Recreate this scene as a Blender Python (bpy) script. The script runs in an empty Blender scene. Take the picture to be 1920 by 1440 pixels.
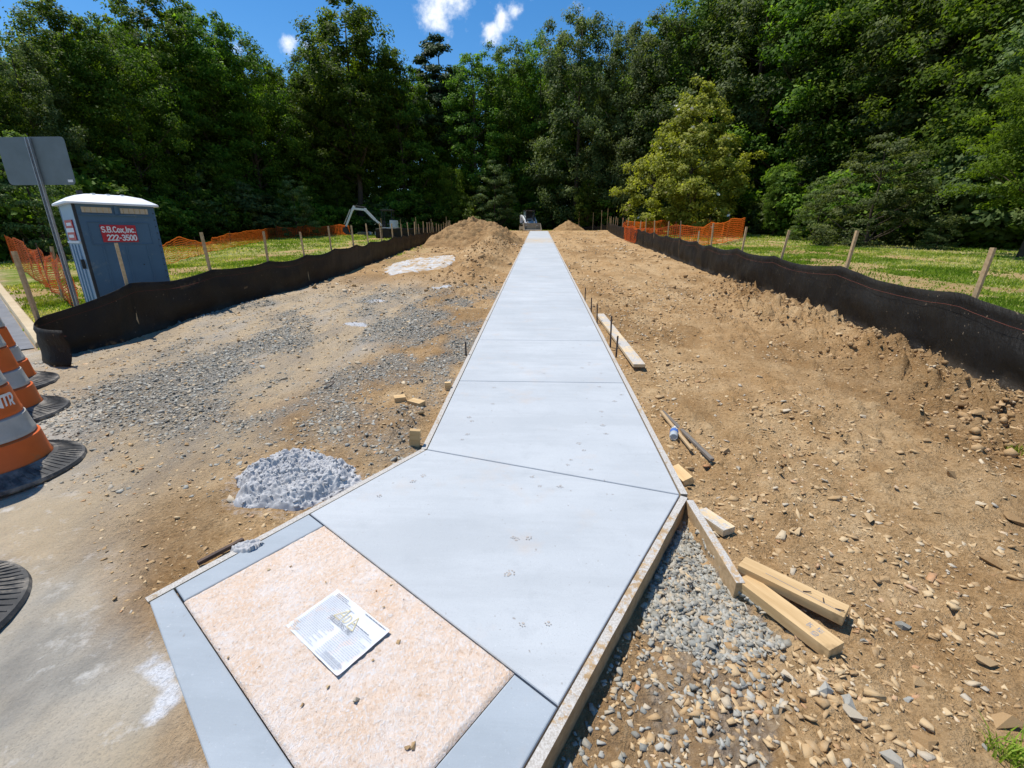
import bpy, bmesh, math, random
import numpy as np
from mathutils import Vector, Matrix, Euler
random.seed(7); RNG = np.random.default_rng(7)
R = math.radians
SC = bpy.context.scene
COL = SC.collection

# ------------------------------------------------------------------ camera
FPX, CAMH = 840.0, 1.55
PITCH, YAW = math.atan(270 / 840.0), R(3.2)
cam = bpy.data.cameras.new('camera'); cam.sensor_fit = 'HORIZONTAL'; cam.sensor_width = 36
cam.lens = FPX / 1920 * 36; cam.clip_start = 0.05; cam.clip_end = 2000
camo = bpy.data.objects.new('camera', cam); COL.objects.link(camo)
camo.location = (0, 0, CAMH); camo.rotation_euler = (math.pi / 2 - PITCH, 0, YAW)
SC.camera = camo

# ------------------------------------------------------------------ sky and sun
SUN_DIR = Vector((-0.86, 0.51, 0)).normalized(); SUN_EL = R(67)
world = bpy.data.worlds.new('World'); SC.world = world; world.use_nodes = True
wn, wl = world.node_tree.nodes, world.node_tree.links
wn.clear()
def wnode(t, ins=None, **pr):
    n = wn.new(t)
    for k, v in pr.items(): setattr(n, k, v)
    for k, v in (ins or {}).items():
        if isinstance(v, bpy.types.NodeSocket): wl.new(v, n.inputs[k])
        else: n.inputs[k].default_value = v
    return n
sky = wnode('ShaderNodeTexSky', sky_type='NISHITA', sun_disc=False, sun_elevation=SUN_EL,
            sun_rotation=math.atan2(SUN_DIR.x, SUN_DIR.y), altitude=100, air_density=1.0, dust_density=0.1, ozone_density=3.0)
tc = wnode('ShaderNodeTexCoord')
nz = wnode('ShaderNodeTexNoise', {'Vector': tc.outputs['Generated'], 'Scale': 26.0, 'Detail': 9.0, 'Roughness': 0.62})
nb = wnode('ShaderNodeTexNoise', {'Vector': tc.outputs['Generated'], 'Scale': 3.3, 'Detail': 3.0, 'Roughness': 0.5})
def wmath(op, a, b=0.0, c=None):
    n = wn.new('ShaderNodeMath'); n.operation = op
    for i, v in enumerate((a, b) if c is None else (a, b, c)):
        if isinstance(v, bpy.types.NodeSocket): wl.new(v, n.inputs[i])
        else: n.inputs[i].default_value = v
    return n.outputs[0]
acc = wmath('MULTIPLY', wmath('SUBTRACT', nb.outputs['Fac'], 0.66), 3.0)      # sparse fair-weather cumulus over the whole dome
for c, r in (((-.176, .909, .379), .055), ((-.150, .912, .385), .045), ((-.066, .928, .366), .030), ((-.050, .925, .373), .022), ((-.417, .854, .311), .026),
             ((-.391, .867, .308), .022), ((-.09, .93, .345), .028), ((.35, .80, .49), .08), ((-.62, .55, .56), .09), ((.7, -.3, .6), .12), ((-.5, -.6, .55), .12), ((.1, .5, .85), .1)):
    dn = wnode('ShaderNodeVectorMath', {0: tc.outputs['Generated'], 1: c}, operation='DISTANCE')
    acc = wmath('MAXIMUM', acc, wmath('SUBTRACT', 1.0, wmath('DIVIDE', dn.outputs['Value'], r)))
cl = wmath('ADD', acc, wmath('MULTIPLY', wmath('SUBTRACT', nz.outputs['Fac'], 0.5), 2.6))
ss = wnode('ShaderNodeMapRange', {'Value': cl, 'From Min': 0.15, 'From Max': 1.15}, interpolation_type='SMOOTHSTEP')
hs = wnode('ShaderNodeHueSaturation', {'Color': sky.outputs['Color'], 'Saturation': 1.32, 'Value': 1.12})
mx = wnode('ShaderNodeMixRGB', {'Fac': ss.outputs['Result'], 'Color1': hs.outputs['Color'], 'Color2': (8.6, 9.0, 9.6, 1)})
bg = wnode('ShaderNodeBackground', {'Color': mx.outputs['Color'], 'Strength': 0.10})
wo = wnode('ShaderNodeOutputWorld', {'Surface': bg.outputs['Background']})

sl = bpy.data.lights.new('sun', 'SUN'); sl.energy = 4.2; sl.angle = R(0.53); sl.color = (1.0, 0.955, 0.89)
sun = bpy.data.objects.new('sun', sl); COL.objects.link(sun)
tosun = Vector((SUN_DIR.x * math.cos(SUN_EL), SUN_DIR.y * math.cos(SUN_EL), math.sin(SUN_EL)))
sun.rotation_euler = tosun.to_track_quat('Z', 'Y').to_euler(); sun.location = tosun * 60
SC.view_settings.view_transform = 'Standard'; SC.view_settings.look = 'None'
SC.view_settings.exposure = 0.34; SC.view_settings.gamma = 1.0; SC.view_settings.use_curve_mapping = False

# ------------------------------------------------------------------ helpers
def ss01(t):
    t = np.clip(t, 0, 1); return t * t * (3 - 2 * t)
def _hash(ix, iy, s):
    h = (ix.astype(np.int64) * 374761393 + iy.astype(np.int64) * 668265263 + s * 982451653) & 0x7fffffff
    h = ((h ^ (h >> 13)) * 1274126177) & 0x7fffffff
    h = (h ^ (h >> 16)) & 0xffff
    return h / 65535.0
def vnoise(x, y, s=0):
    x = np.asarray(x, float); y = np.asarray(y, float)
    ix, iy = np.floor(x), np.floor(y); fx, fy = x - ix, y - iy
    fx = fx * fx * (3 - 2 * fx); fy = fy * fy * (3 - 2 * fy)
    a = _hash(ix, iy, s); b = _hash(ix + 1, iy, s); c = _hash(ix, iy + 1, s); d = _hash(ix + 1, iy + 1, s)
    return (a * (1 - fx) + b * fx) * (1 - fy) + (c * (1 - fx) + d * fx) * fy
def fbm(x, y, s=0, o=4):
    t = 0; a = 0.5; n = 0
    for i in range(o):
        t = t + a * vnoise(x, y, s + i * 17); n += a; a *= 0.5; x = x * 2.03 + 5.3; y = y * 2.03 + 1.7
    return t / n
def worley(x, y, s=0):
    """distance to the nearest jittered cell point and that cell's random value"""
    ix, iy = np.floor(x), np.floor(y); best = np.full(np.shape(x), 9.0); val = np.zeros(np.shape(x))
    for dx in (-1, 0, 1):
        for dy in (-1, 0, 1):
            cx, cy = ix + dx, iy + dy
            d = np.hypot(cx + .1 + .8 * _hash(cx, cy, s) - x, cy + .1 + .8 * _hash(cx, cy, s + 7) - y)
            k = d < best; best = np.where(k, d, best); val = np.where(k, _hash(cx, cy, s + 13), val)
    return best, val
def lumps(x, y, f, s):
    d, v = worley(x * f + 1.3 * (vnoise(x * f * 1.9, y * f * 1.9, s + 3) - .5), y * f * .9 + 1.3 * (vnoise(x * f * 1.9 + 7, y * f * 1.9, s + 4) - .5), s)
    return np.maximum(0, .62 - d) * np.maximum(0, v - .25) * 2.0
def inpoly(x, y, poly):
    r = np.zeros(np.shape(x), bool); n = len(poly)
    for i in range(n):
        x1, y1 = poly[i]; x2, y2 = poly[(i + 1) % n]
        if y1 == y2: continue
        r ^= ((y1 > y) != (y2 > y)) & (x < (x2 - x1) * (y - y1) / (y2 - y1) + x1)
    return r
def segdist(x, y, a, b):
    ax, ay = a; bx, by = b; dx, dy = bx - ax, by - ay
    t = np.clip(((x - ax) * dx + (y - ay) * dy) / (dx * dx + dy * dy), 0, 1)
    return np.hypot(x - ax - t * dx, y - ay - t * dy)

# ------------------------------------------------------------------ layout of the concrete
XL, XR = -0.76, 0.86                          # slab edges of the straight path
A2 = np.array((XL, 2.82)); B2 = np.array((XR, 2.36))
C2 = np.array((-1.64, 1.45)); D2 = np.array((-0.36, 0.36))
PT = np.array((-1.11, 1.98)); PL = np.array((-1.49, 1.46)); PR = np.array((-0.06, 1.22)); PB = PL + PR - PT
YEND = 44.5
FLARE = [tuple(A2), tuple(B2), tuple(D2), tuple(C2)]
SLOPE = 0.053
def slabz(y): return SLOPE * y
STREET_P, STREET_N = (-1.64, 1.45), (-0.63, -0.777)
def street_d(x, y):
    a = (x - STREET_P[0]) * STREET_N[0] + (y - STREET_P[1]) * STREET_N[1]
    return np.where(np.asarray(x) < -7.4, (x + 7.55) * -.6 + (y - 6.30) * -.8, a)
CURB0, CURBD = np.array((-7.55, 6.30)), np.array((-0.80, 0.60))

def prof(y):
    y = np.asarray(y, float)
    return np.where(y < 44, SLOPE * y, SLOPE * 44 + 0.16 * (1 - np.exp(-(y - 44) * SLOPE / 0.16)))
def slabdist(x, y):
    """negative inside the concrete footprint"""
    ins = ((x > XL) & (x < XR) & (y > 2.3) & (y < YEND)) & ~((y < 2.82) & (x < 0.86) & (y < 2.82 - (x - XL) * 0.285)) | inpoly(x, y, FLARE)
    d = np.minimum.reduce([segdist(x, y, A2, (XL, YEND)), segdist(x, y, B2, (XR, YEND)), segdist(x, y, A2, C2), segdist(x, y, B2, D2), segdist(x, y, C2, D2), segdist(x, y, (XL, YEND), (XR, YEND))])
    return np.where(ins, -d, d)
WEDGE = [(0.86, 2.36), (0.93, 1.72), (1.05, 1.45), (0.75, 1.0), (0.35, 0.6), (-0.36, 0.36)]
def fenceR_x(y): return np.interp(y, [1.5, 4.4, 6.8, 13.2, 22, 32, 45], [4.12, 4.08, 4.34, 4.66, 5.0, 5.4, 6.6])
def fenceL_x(y): return np.interp(y, [4.5, 5.4, 7.1, 9.6, 14.2, 26, 45], [-5.6, -5.35, -5.42, -5.2, -5.35, -6.4, -8.3])
def zones(x, y):
    """gravel, grass, street, lime, dark-earth weights in 0..1"""
    x = np.asarray(x, float); y = np.asarray(y, float)
    n1 = fbm(x * 1.1, y * 0.42, 3); n2 = fbm(x * 3.1, y * 1.9, 11); n3 = fbm(x * 0.5, y * 0.5, 29)
    sd = street_d(x, y) + (n2 - .5) * 0.5 + (n1 - .5) * 0.6
    street = ss01((sd + 0.25) / 0.5) * (y < 60)
    left = (x < XL)
    g = ss01((n1 - 0.42 + 0.20 * np.exp(-((x + 3.0 - .12 * (y - 5)) ** 2 / 1.6 + (y - 5.0) ** 2 / 9)) + (n2 - .5) * .7 + .04) / 0.40) * left * ss01((11.5 - y) / 4) * ss01((y - 2.2) / 1.2)
    g = np.maximum(g, 0.85 * ss01((XL - x + .02) / .1) * ss01((x + 2.3 + n1) / .5) * ss01((y - 3.6) / .4) * ss01((7.5 - y) / 2) * ss01((n2 - .30) / .4))
    wd = inpoly(x, y, [(0.80, 2.38), (0.92, 1.75), (1.02, 1.44), (0.74, 1.38), (0.48, 1.5)])
    wd2 = inpoly(x, y, WEDGE)
    g = np.maximum(g, np.where(wd, .95, np.where(wd2, 0.12 + .45 * ss01((n2 - .5) / .2), 0)))
    lawnl = ss01((fenceL_x(y) - 0.25 - x + (n2 - .5) * .7) / 0.5) * ss01((0.1 - street_d(x, y) + (n2 - .5) * .25) / .3) * (y > 4.3)
    lawnr = ss01((x - fenceR_x(y) - 0.25 + (n2 - .5) * .7) / 0.5)
    far = ss01((y - 46.5 + (n2 - .5) * 3) / 2)
    grass = np.maximum(np.maximum(lawnl, lawnr), far) * (1 - street)
    strip = ss01((x - fenceL_x(y) - .1) / .2) * ss01((fenceL_x(y) + 1.3 - x + (n1 - .5) * 1.5) / .5) * ss01((y - 13) / 3) * (x < -2) * ss01((n2 - .38) / .2)
    grass = np.maximum(grass, strip * .8)
    bare = ss01((fbm(x * .9 + 9, y * .55, 41) - 0.47 + (n2 - .5) * .35 + .2 * np.exp(-(np.abs(x) - 6) ** 2 / 4)) / 0.12)
    grass = grass * (1 - 0.8 * bare * np.where(np.abs(x) < 14, 1, .4))
    lime = np.exp(-(((x + 3.75) / .95) ** 2 + ((y - 14.6) / 2.6) ** 2)) * 1.5 * (0.45 + n2)
    lime = ss01((lime - .62) / .25) * ss01((fbm(x * 4, y * 1.1, 61) - .35) / .12)
    for cx, cy, rx, ry in ((-3.0, 8.4, .25, .22), (-2.1, 9.9, .35, .3), (-2.75, 6.6, .3, .2)):
        lime = np.maximum(lime, .8 * ss01((np.exp(-(((x - cx) / rx) ** 2 + ((y - cy) / ry) ** 2)) + (n2 - .5) * .8 - .45) / .2))
    de = segdist(x, y, C2 + np.array((-.03, -.02)), D2)
    lime = np.maximum(lime, ss01((0.095 - de + (n2 - .5) * .32 + (fbm(x * 12, y * 12, 7) - .5) * .34) / .2) * (street_d(x, y) > -.02) * .8)
    dc = np.hypot((x + 1.5) / 1.2, y - 2.42)
    lime = np.maximum(lime, .42 * ss01((.40 - dc + (n2 - .5) * .2) / .08))
    dark = ss01((fbm(x * 1.6 + 3, y * .8, 77) - .53) / .14) * (1 - street) * (1 - .7 * grass)
    dark = np.maximum(dark, .9 * np.exp(-((x + 1.08) ** 2 / .06 + (y - 3.25) ** 2 / .12)) * (n2 + .4))
    return g, grass, street, lime, dark

def base(x, y):
    x = np.asarray(x, float); y = np.asarray(y, float)
    z = prof(y)
    z = z - 0.36 * ss01((-5.5 - x) / 2.3) * ss01((y - 3.2) / 3)
    d = slabdist(x, y)
    sd = street_d(x, y)
    right = x > 0.35 + 0 * y
    g = np.where(right, 0.055, 0.03)
    g = np.where(inpoly(x, y, WEDGE), 0.105, g)
    g = np.where(sd > -0.02, 0.012, g)
    z = z - g * ss01((1.6 - d) / 1.5)
    z = z - 0.12 * (d < -.045)
    # berm of clods along the right-hand fence, small one on the left
    fr = fenceR_x(y) - x
    z = z + 0.13 * np.exp(-((fr - .35) / .38) ** 2) * ss01((y - 2.9) / .6) * ss01((10.5 - y) / 4) * (0.55 + .9 * vnoise(y * 1.4, x * 0.7, 5))
    z = z + 0.05 * np.exp(-((fr - .3) / .4) ** 2) * ss01((y - 8) / 3) * (y < 50)
    fl = x - fenceL_x(y)
    z = z + 0.07 * np.exp(-((fl - .3) / .3) ** 2) * ss01((y - 5) / 2) * (0.4 + vnoise(y * 1.7, x, 6)) * (y < 50)
    # churned ridge left of the path further up, shallow wheel ruts
    z = z + 0.50 * np.exp(-((x + 2.2) / .8) ** 2) * ss01((y - 11) / 9) * ss01((27 - y) / 3) * (.4 + fbm(x * 1.1, y * .8, 19))
    z = z + 0.14 * np.exp(-((x + 1.7) / .4) ** 2) * ss01((y - 8) / 4) * ss01((24 - y) / 6) * (0.3 + fbm(x * 2, y * 1.1, 9))
    rut = np.exp(-((np.abs(x - 2.55) - .62) / .17) ** 2) + np.exp(-((np.abs(x + 3.3) - .75) / .2) ** 2)
    z = z - 0.03 * rut * (d > .25) * ss01((y - 3.5) / 3) * (y < 44)
    z = z + 0.05 * np.exp(-((x + 1.08) ** 2 / .05 + (y - 3.2) ** 2 / .1))
    return z
def gz(x, y):
    """final ground height"""
    x = np.asarray(x, float); y = np.asarray(y, float)
    z = base(x, y)
    d = slabdist(x, y)
    st = ss01((street_d(x, y) + .15) / .3)
    amp = (1 - .82 * st) * ss01((np.abs(d) + .04) / .25)
    z = z + amp * (0.035 * (fbm(x * 1.3, y * 1.1, 1, 3) - .5) + 0.028 * (fbm(x * 4.2, y * 3.2, 2, 4) - .5) + 0.022 * (fbm(x * 17, y * 15, 4, 2) - .5) - .030 * np.maximum(0, np.abs(fbm(x * 7 + 3, y * 6, 14, 3) - .5) * -6 + .55) * ss01((fbm(x * .9, y * .7, 18, 2) - .35) / .2))
    near = (y > .2) & (y < 30) & (np.abs(x) < 8)
    if near.any():
        xn, yn = x[near], y[near]; rgt = ss01((xn - .9) / .3); frn = fenceR_x(yn) - xn
        bm_ = np.exp(-((frn - .55) / .6) ** 2) * ss01((yn - 2.6) / .6) * ss01((13 - yn) / 4)
        chn = np.exp(-((xn + 1.8) / .8) ** 2) * ss01((yn - 7) / 3)
        pat = ss01((fbm(xn * .9, yn * .6, 71, 3) - .40) / .2)
        wgt = rgt * (.25 + .75 * pat) + chn + .15 * (xn < -.8) + 1.6 * bm_ + .9 * np.exp(-((xn + 1.08) ** 2 / .06 + (yn - 3.2) ** 2 / .12))
        add = wgt * (.075 * lumps(xn, yn, 7.0, 3) + .055 * lumps(xn, yn, 15.0, 5)) + bm_ * .22 * lumps(xn, yn, 5.0, 9) + chn * .06 * lumps(xn, yn, 4.0, 11)
        rutw = np.exp(-((np.abs(xn - 2.55) - .62) / .17) ** 2) + np.exp(-((np.abs(xn + 3.3) - .75) / .2) ** 2)
        add = add * (1 - .6 * np.minimum(1, rutw)) + .009 * rutw * np.sin(yn * 42 + 2 * vnoise(xn * 3, yn * 2, 8)) * ss01((yn - 4) / 2) * ss01((fbm(xn * .6, yn * .5, 73, 2) - .35) / .2)
        add = add * amp[near]
        z = np.array(z); z[near] += add
    fr = fenceR_x(y) - x
    z = z + 0.09 * (fbm(x * 6, y * 6, 31, 3) - .45) * np.exp(-((fr - .55) / .7) ** 2) * (y > 2.5) * (y < 14)
    z = z + 0.06 * (fbm(x * 3, y * 2.2, 51, 3) - .45) * np.exp(-((x + 1.9) / .9) ** 2) * ss01((y - 9) / 4) * (y < 45)
    return z
def gz1(x, y): return float(gz(np.array([x]), np.array([y]))[0])

def ray(px, py):
    u, v = (px - 960) / FPX, (720 - py) / FPX
    c, s = math.cos(PITCH), math.sin(PITCH)
    d = np.array([u, c + v * s, -s + v * c]); a = YAW
    return np.array([d[0] * math.cos(a) - d[1] * math.sin(a), d[0] * math.sin(a) + d[1] * math.cos(a), d[2]])
_ts = np.concatenate([np.arange(0.5, 12, 0.01), np.arange(12, 120, 0.05)])
def G(px, py):
    """ground point seen at a photo pixel (survey helper)"""
    d = ray(px, py); P = d[None] * _ts[:, None]
    zz = CAMH + P[:, 2]; g = gz(P[:, 0], P[:, 1])
    i = np.argmax(zz < g); t = _ts[i] if zz[i] < g[i] else 60
    return Vector((d[0] * t, d[1] * t, CAMH + d[2] * t))

# ------------------------------------------------------------------ materials
MATS = {}
class NT:
    def __init__(s, name):
        s.m = bpy.data.materials.new(name); s.m.use_nodes = True
        s.n, s.l = s.m.node_tree.nodes, s.m.node_tree.links; s.n.clear()
        s.out = s.n.new('ShaderNodeOutputMaterial'); MATS[name] = s.m
    def __call__(s, t, ins=None, **pr):
        n = s.n.new('ShaderNode' + t)
        for k, v in pr.items(): setattr(n, k, v)
        for k, v in (ins or {}).items():
            if isinstance(v, bpy.types.NodeSocket): s.l.new(v, n.inputs[k])
            else: n.inputs[k].default_value = v
        return n
    def math(s, op, a, b=0.0):
        n = s.n.new('ShaderNodeMath'); n.operation = op
        for i, v in enumerate((a, b)):
            if isinstance(v, bpy.types.NodeSocket): s.l.new(v, n.inputs[i])
            else: n.inputs[i].default_value = v
        return n.outputs[0]
    def mix(s, f, a, b, bt='MIX'):
        n = s.n.new('ShaderNodeMixRGB'); n.blend_type = bt
        for k, v in (('Fac', f), ('Color1', a), ('Color2', b)):
            if isinstance(v, bpy.types.NodeSocket): s.l.new(v, n.inputs[k])
            elif k == 'Fac': n.inputs[k].default_value = v
            else: n.inputs[k].default_value = (*v, 1) if len(v) == 3 else v
        return n.outputs[0]
    def ramp(s, f, stops):
        n = s.n.new('ShaderNodeValToRGB'); e = n.color_ramp.elements
        while len(e) < len(stops): e.new(0.5)
        for i, (p, c) in enumerate(stops):
            e[i].position = p; c = (c, c, c) if isinstance(c, (int, float)) else c; e[i].color = (*c, 1)
        s.l.new(f, n.inputs[0]); return n.outputs[0]
    def noise(s, vec, scale, detail=5, rough=.55):
        return s('TexNoise', {'Vector': vec, 'Scale': scale, 'Detail': detail, 'Roughness': rough}).outputs['Fac']
    def coord(s, stretch=None, kind='Object'):
        c = s('TexCoord').outputs[kind]
        if stretch: c = s('Mapping', {'Vector': c, 'Scale': stretch}).outputs[0]
        return c
    def pbr(s, col, rough=.8, bump=None, bstr=.3, bdist=.01, metal=0, spec=.3, trans=0, alpha=None, normal=None):
        b = s('BsdfPrincipled', {'Base Color': col if isinstance(col, bpy.types.NodeSocket) else (*col, 1), 'Roughness': rough, 'Metallic': metal, 'Specular IOR Level': spec})
        if bump is not None:
            bn = s('Bump', {'Height': bump, 'Strength': bstr, 'Distance': bdist}); s.l.new(bn.outputs[0], b.inputs['Normal'])
        if trans: b.inputs['Transmission Weight'].default_value = trans
        s.l.new(b.outputs[0], s.out.inputs[0]); return b

def simple(name, c1, c2=None, scale=6, rough=.7, bstr=.15, bdist=.004, metal=0, spec=.3, stretch=None, rand=0.0, dirt=None):
    t = NT(name); co = t.coord(stretch); n = t.noise(co, scale, 7, .62)
    c2 = c2 or tuple(v * .72 for v in c1)
    col = t.ramp(n, [(.32, c2), (.68, c1)])
    if dirt:
        d = t.ramp(t.noise(co, dirt[1], 6, .65), [(dirt[2], 0.0), (dirt[2] + .14, 1.0)])
        col = t.mix(d, col, dirt[0])
    if rand:
        oi = t('ObjectInfo').outputs['Random']
        v = t.math('ADD', t.math('MULTIPLY', oi, rand), 1 - rand / 2)
        hs = t('HueSaturation', {'Color': col, 'Value': v}); col = hs.outputs[0]
    t.pbr(col, rough, t.noise(co, scale * 6, 5, .6), bstr, bdist, metal, spec)
    return t.m

# ground: zones come as vertex attributes, grain from noise
def ground_mat():
    t = NT('ground'); co = t.coord()
    zn = t('Attribute', attribute_name='zone'); sep = t('SeparateColor', {'Color': zn.outputs['Color']})
    zb = t('Attribute', attribute_name='zone2'); sep2 = t('SeparateColor', {'Color': zb.outputs['Color']})
    grav, grass, street = sep.outputs[0], sep.outputs[1], sep.outputs[2]
    lime, dark = sep2.outputs[0], sep2.outputs[1]
    nL = t.noise(co, 0.55, 4); nM = t.noise(co, 3.2, 6, .6); nF = t.noise(co, 26, 6, .65); nX = t.noise(co, 120, 4, .6)
    cst = t.coord((1.0, .28, 1)); nS = t.noise(cst, 2.4, 6, .6)
    dirt = t.ramp(nM, [(.30, (.36, .215, .094)), (.5, (.485, .31, .148)), (.70, (.61, .43, .235))])
    dirt = t.mix(t.math('MULTIPLY', t.ramp(nS, [(.42, 0.0), (.62, 1.0)]), .5), dirt, (.53, .375, .205))
    dirt = t.mix(t.ramp(nL, [(.45, 0.0), (.62, .4)]), dirt, (.37, .20, .075))
    dirt = t.mix(t.math('MULTIPLY', dark, .55), dirt, (.235, .13, .05))
    dirt = t.mix(t.ramp(nF, [(.34, .62), (.48, 0.0)]), dirt, (.21, .125, .052))  # low spots of the grain darkened, crevice shade put into the colour
    nC = t.noise(co, 58, 5, .7)
    dirt = t.mix(t.ramp(nC, [(.36, .55), (.47, 0.0)]), dirt, (.19, .112, .048))  # finer crevice shade, also painted into the soil colour
    dirt = t.mix(t.ramp(nC, [(.56, 0.0), (.68, .5)]), dirt, (.62, .47, .29))
    dirt = t.mix(t.ramp(nF, [(.60, 0.0), (.76, .5)]), dirt, (.56, .42, .25))
    dirt = t.mix(t.math('MULTIPLY', sep2.outputs[2], .75), dirt, t.ramp(nS, [(.35, (.36, .32, .255)), (.5, (.53, .43, .29)), (.66, (.45, .42, .36))]))
    v = t('TexVoronoi', {'Vector': co, 'Scale': 46.0, 'Randomness': 1.0})
    gcol = t.ramp(v.outputs['Color'], [(.0, (.19, .195, .18)), (.5, (.30, .30, .28)), (1.0, (.44, .43, .39))])
    gcol = t.mix(t.ramp(nF, [(.45, .0), (.62, .6)]), gcol, (.47, .38, .25))
    gcol = t.mix(t.ramp(v.outputs['Distance'], [(.35, 0.0), (.75, .7)]), gcol, (.10, .09, .075))
    col = t.mix(t.math('MULTIPLY', grav, .86), dirt, gcol)
    gr = t.ramp(t.noise(co, 5, 8, .7), [(.30, (.08, .13, .016)), (.5, (.165, .225, .034)), (.72, (.30, .32, .075))])
    gr = t.mix(t.ramp(t.noise(co, 1.3, 8, .72), [(.46, 0.0), (.64, .7)]), gr, (.50, .41, .22))
    col = t.mix(grass, col, gr)
    st = t.ramp(t.noise(t.coord((1.4, .8, 1)), 1.6, 7, .62), [(.33, (.20, .19, .168)), (.45, (.30, .28, .24)), (.56, (.39, .355, .295)), (.68, (.48, .43, .345))])
    st = t.mix(t.ramp(t.noise(co, 0.9, 4), [(.52, 0.0), (.66, .55)]), st, (.46, .345, .195))
    st = t.mix(t.ramp(nX, [(.33, .45), (.48, 0.0)]), st, (.20, .185, .155))
    st = t.mix(t.ramp(t.noise(co, 9, 6, .7), [(.56, 0.0), (.70, .7)]), st, (.55, .53, .49))
    far = t.math('MULTIPLY', street, 1.0)
    col = t.mix(far, col, st)
    lm = t.ramp(t.math('ADD', lime, t.math('MULTIPLY', t.math('SUBTRACT', nF, .5), .7)), [(.38, 0.0), (.75, .9)])
    col = t.mix(lm, col, t.ramp(nX, [(.3, (.42, .43, .44)), (.6, (.66, .675, .70))]))
    h = t.math('ADD', t.math('ADD', t.math('MULTIPLY', nF, .6), t.math('MULTIPLY', nC, .35)), t.math('ADD', t.math('MULTIPLY', nX, .25), t.math('MULTIPLY', v.outputs['Distance'], t.math('MULTIPLY', grav, -.45))))
    h = t.math('MULTIPLY', h, t.math('SUBTRACT', 1.0, t.math('MULTIPLY', street, .72)))
    t.pbr(col, .95, h, .95, .055, spec=.08)
    return t.m
ground_mat()

def concrete_mat(name, light, dk, spk=.25, mud=False):
    t = NT(name); co = t.coord()
    nL = t.noise(co, 1.1, 5, .6); nM = t.noise(co, 7, 7, .65); nX = t.noise(co, 210, 3, .7); nB = t.noise(t.coord((.25, 9, 1)), 16, 3, .5)
    col = t.ramp(nL, [(.3, dk), (.7, light)])
    col = t.mix(t.ramp(nM, [(.56, 0.0), (.75, .35)]), col, tuple(v * .86 for v in dk))
    col = t.mix(t.ramp(nX, [(.30, spk), (.43, 0.0)]), col, (.30, .31, .32))
    col = t.mix(t.ramp(t.noise(co, 90, 4, .7), [(.62, 0.0), (.76, .3)]), col, (.80, .81, .82))
    col = t.mix(t.ramp(t.noise(co, 34, 2, .5), [(.72, 0.0), (.77, .7)]), col, (.25, .22, .19))
    col = t.mix(t.ramp(t.noise(t.coord((.35, 2.2, 1)), 2.0, 6, .7), [(.42, .28), (.56, 0.0)]), col, tuple(v * .80 for v in dk))
    wear = t.ramp(t.noise(co, 2.6, 4, .7), [(.58, 0.0), (.74, .28)])
    col = t.mix(wear, col, (.52, .42, .33))
    if mud:
        sepp = t('SeparateXYZ', {'Vector': co}); yy = sepp.outputs[1]
        f = t('MapRange', {'Value': yy, 'From Min': 25.5, 'From Max': 27.5}).outputs[0]
        f2 = t('MapRange', {'Value': yy, 'From Min': 33.0, 'From Max': 29.0}).outputs[0]
        m = t.math('MULTIPLY', t.math('MULTIPLY', f, f2), t.ramp(t.noise(t.coord((1, .5, 1)), 3, 6, .7), [(.35, .1), (.6, .85)]))
        col = t.mix(m, col, (.52, .41, .27))
    h = t.math('ADD', t.math('MULTIPLY', nX, .5), t.math('ADD', t.math('MULTIPLY', nB, .35), t.math('MULTIPLY', nM, .4)))
    t.pbr(col, .86, h, .22, .006, spec=.2)
    return t.m
concrete_mat('concrete', (.495, .517, .525), (.42, .445, .457), .6, mud=True)
concrete_mat('concrete_border', (.39, .43, .46), (.315, .355, .385), .4)
concrete_mat('wet_concrete', (.52, .52, .52), (.39, .39, .39), .6)
concrete_mat('curb_concrete', (.60, .49, .32), (.48, .37, .22), .3)

def wood_mat(name, light, dk, cement=0.0, grey=0.0):
    t = NT(name); co = t.coord((1.2, 14, 14)); c0 = t.coord()
    n = t.noise(co, 2.2, 7, .62)
    col = t.ramp(n, [(.3, dk), (.62, light)])
    col = t.mix(t.ramp(t.noise(t.coord((3, 3, 3)), 2.5, 4), [(.66, 0.0), (.74, .6)]), col, tuple(v * .5 for v in dk))
    oi = t('ObjectInfo').outputs['Random']
    col = t('HueSaturation', {'Color': col, 'Value': t.math('ADD', t.math('MULTIPLY', oi, .35), .82)}).outputs[0]
    h = n
    if cement:
        up = t('SeparateXYZ', {'Vector': t('NewGeometry').outputs['Normal']}).outputs[2]
        splash = t.noise(c0, 30, 7, .75)
        f = t.math('ADD', t.math('MULTIPLY', up, .34), t.math('ADD', t.math('MULTIPLY', splash, 1.0), t.math('SUBTRACT', t.noise(c0, 3.0, 4), .5)))
        f = t.ramp(f, [(.84 - cement * .2, 0.0), (.94 - cement * .2, .95)])
        col = t.mix(f, col, t.ramp(t.noise(c0, 130, 4, .7), [(.3, (.30, .27, .23)), (.6, (.55, .53, .49))]))
        h = t.math('ADD', n, splash)
    t.pbr(col, .85, h, .35, .004, spec=.2)
    return t.m
wood_mat('lumber', (.66, .46, .235), (.47, .30, .135))
wood_mat('lumber_pale', (.62, .48, .30), (.47, .35, .20), .35)
wood_mat('form_wood', (.47, .33, .185), (.31, .205, .105), .55)
wood_mat('form_wood_grey', (.42, .33, .22), (.29, .22, .14), 1.0)
wood_mat('stake_wood', (.50, .36, .20), (.36, .24, .125))
wood_mat('grey_wood', (.22, .19, .155), (.13, .11, .09))

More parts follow.
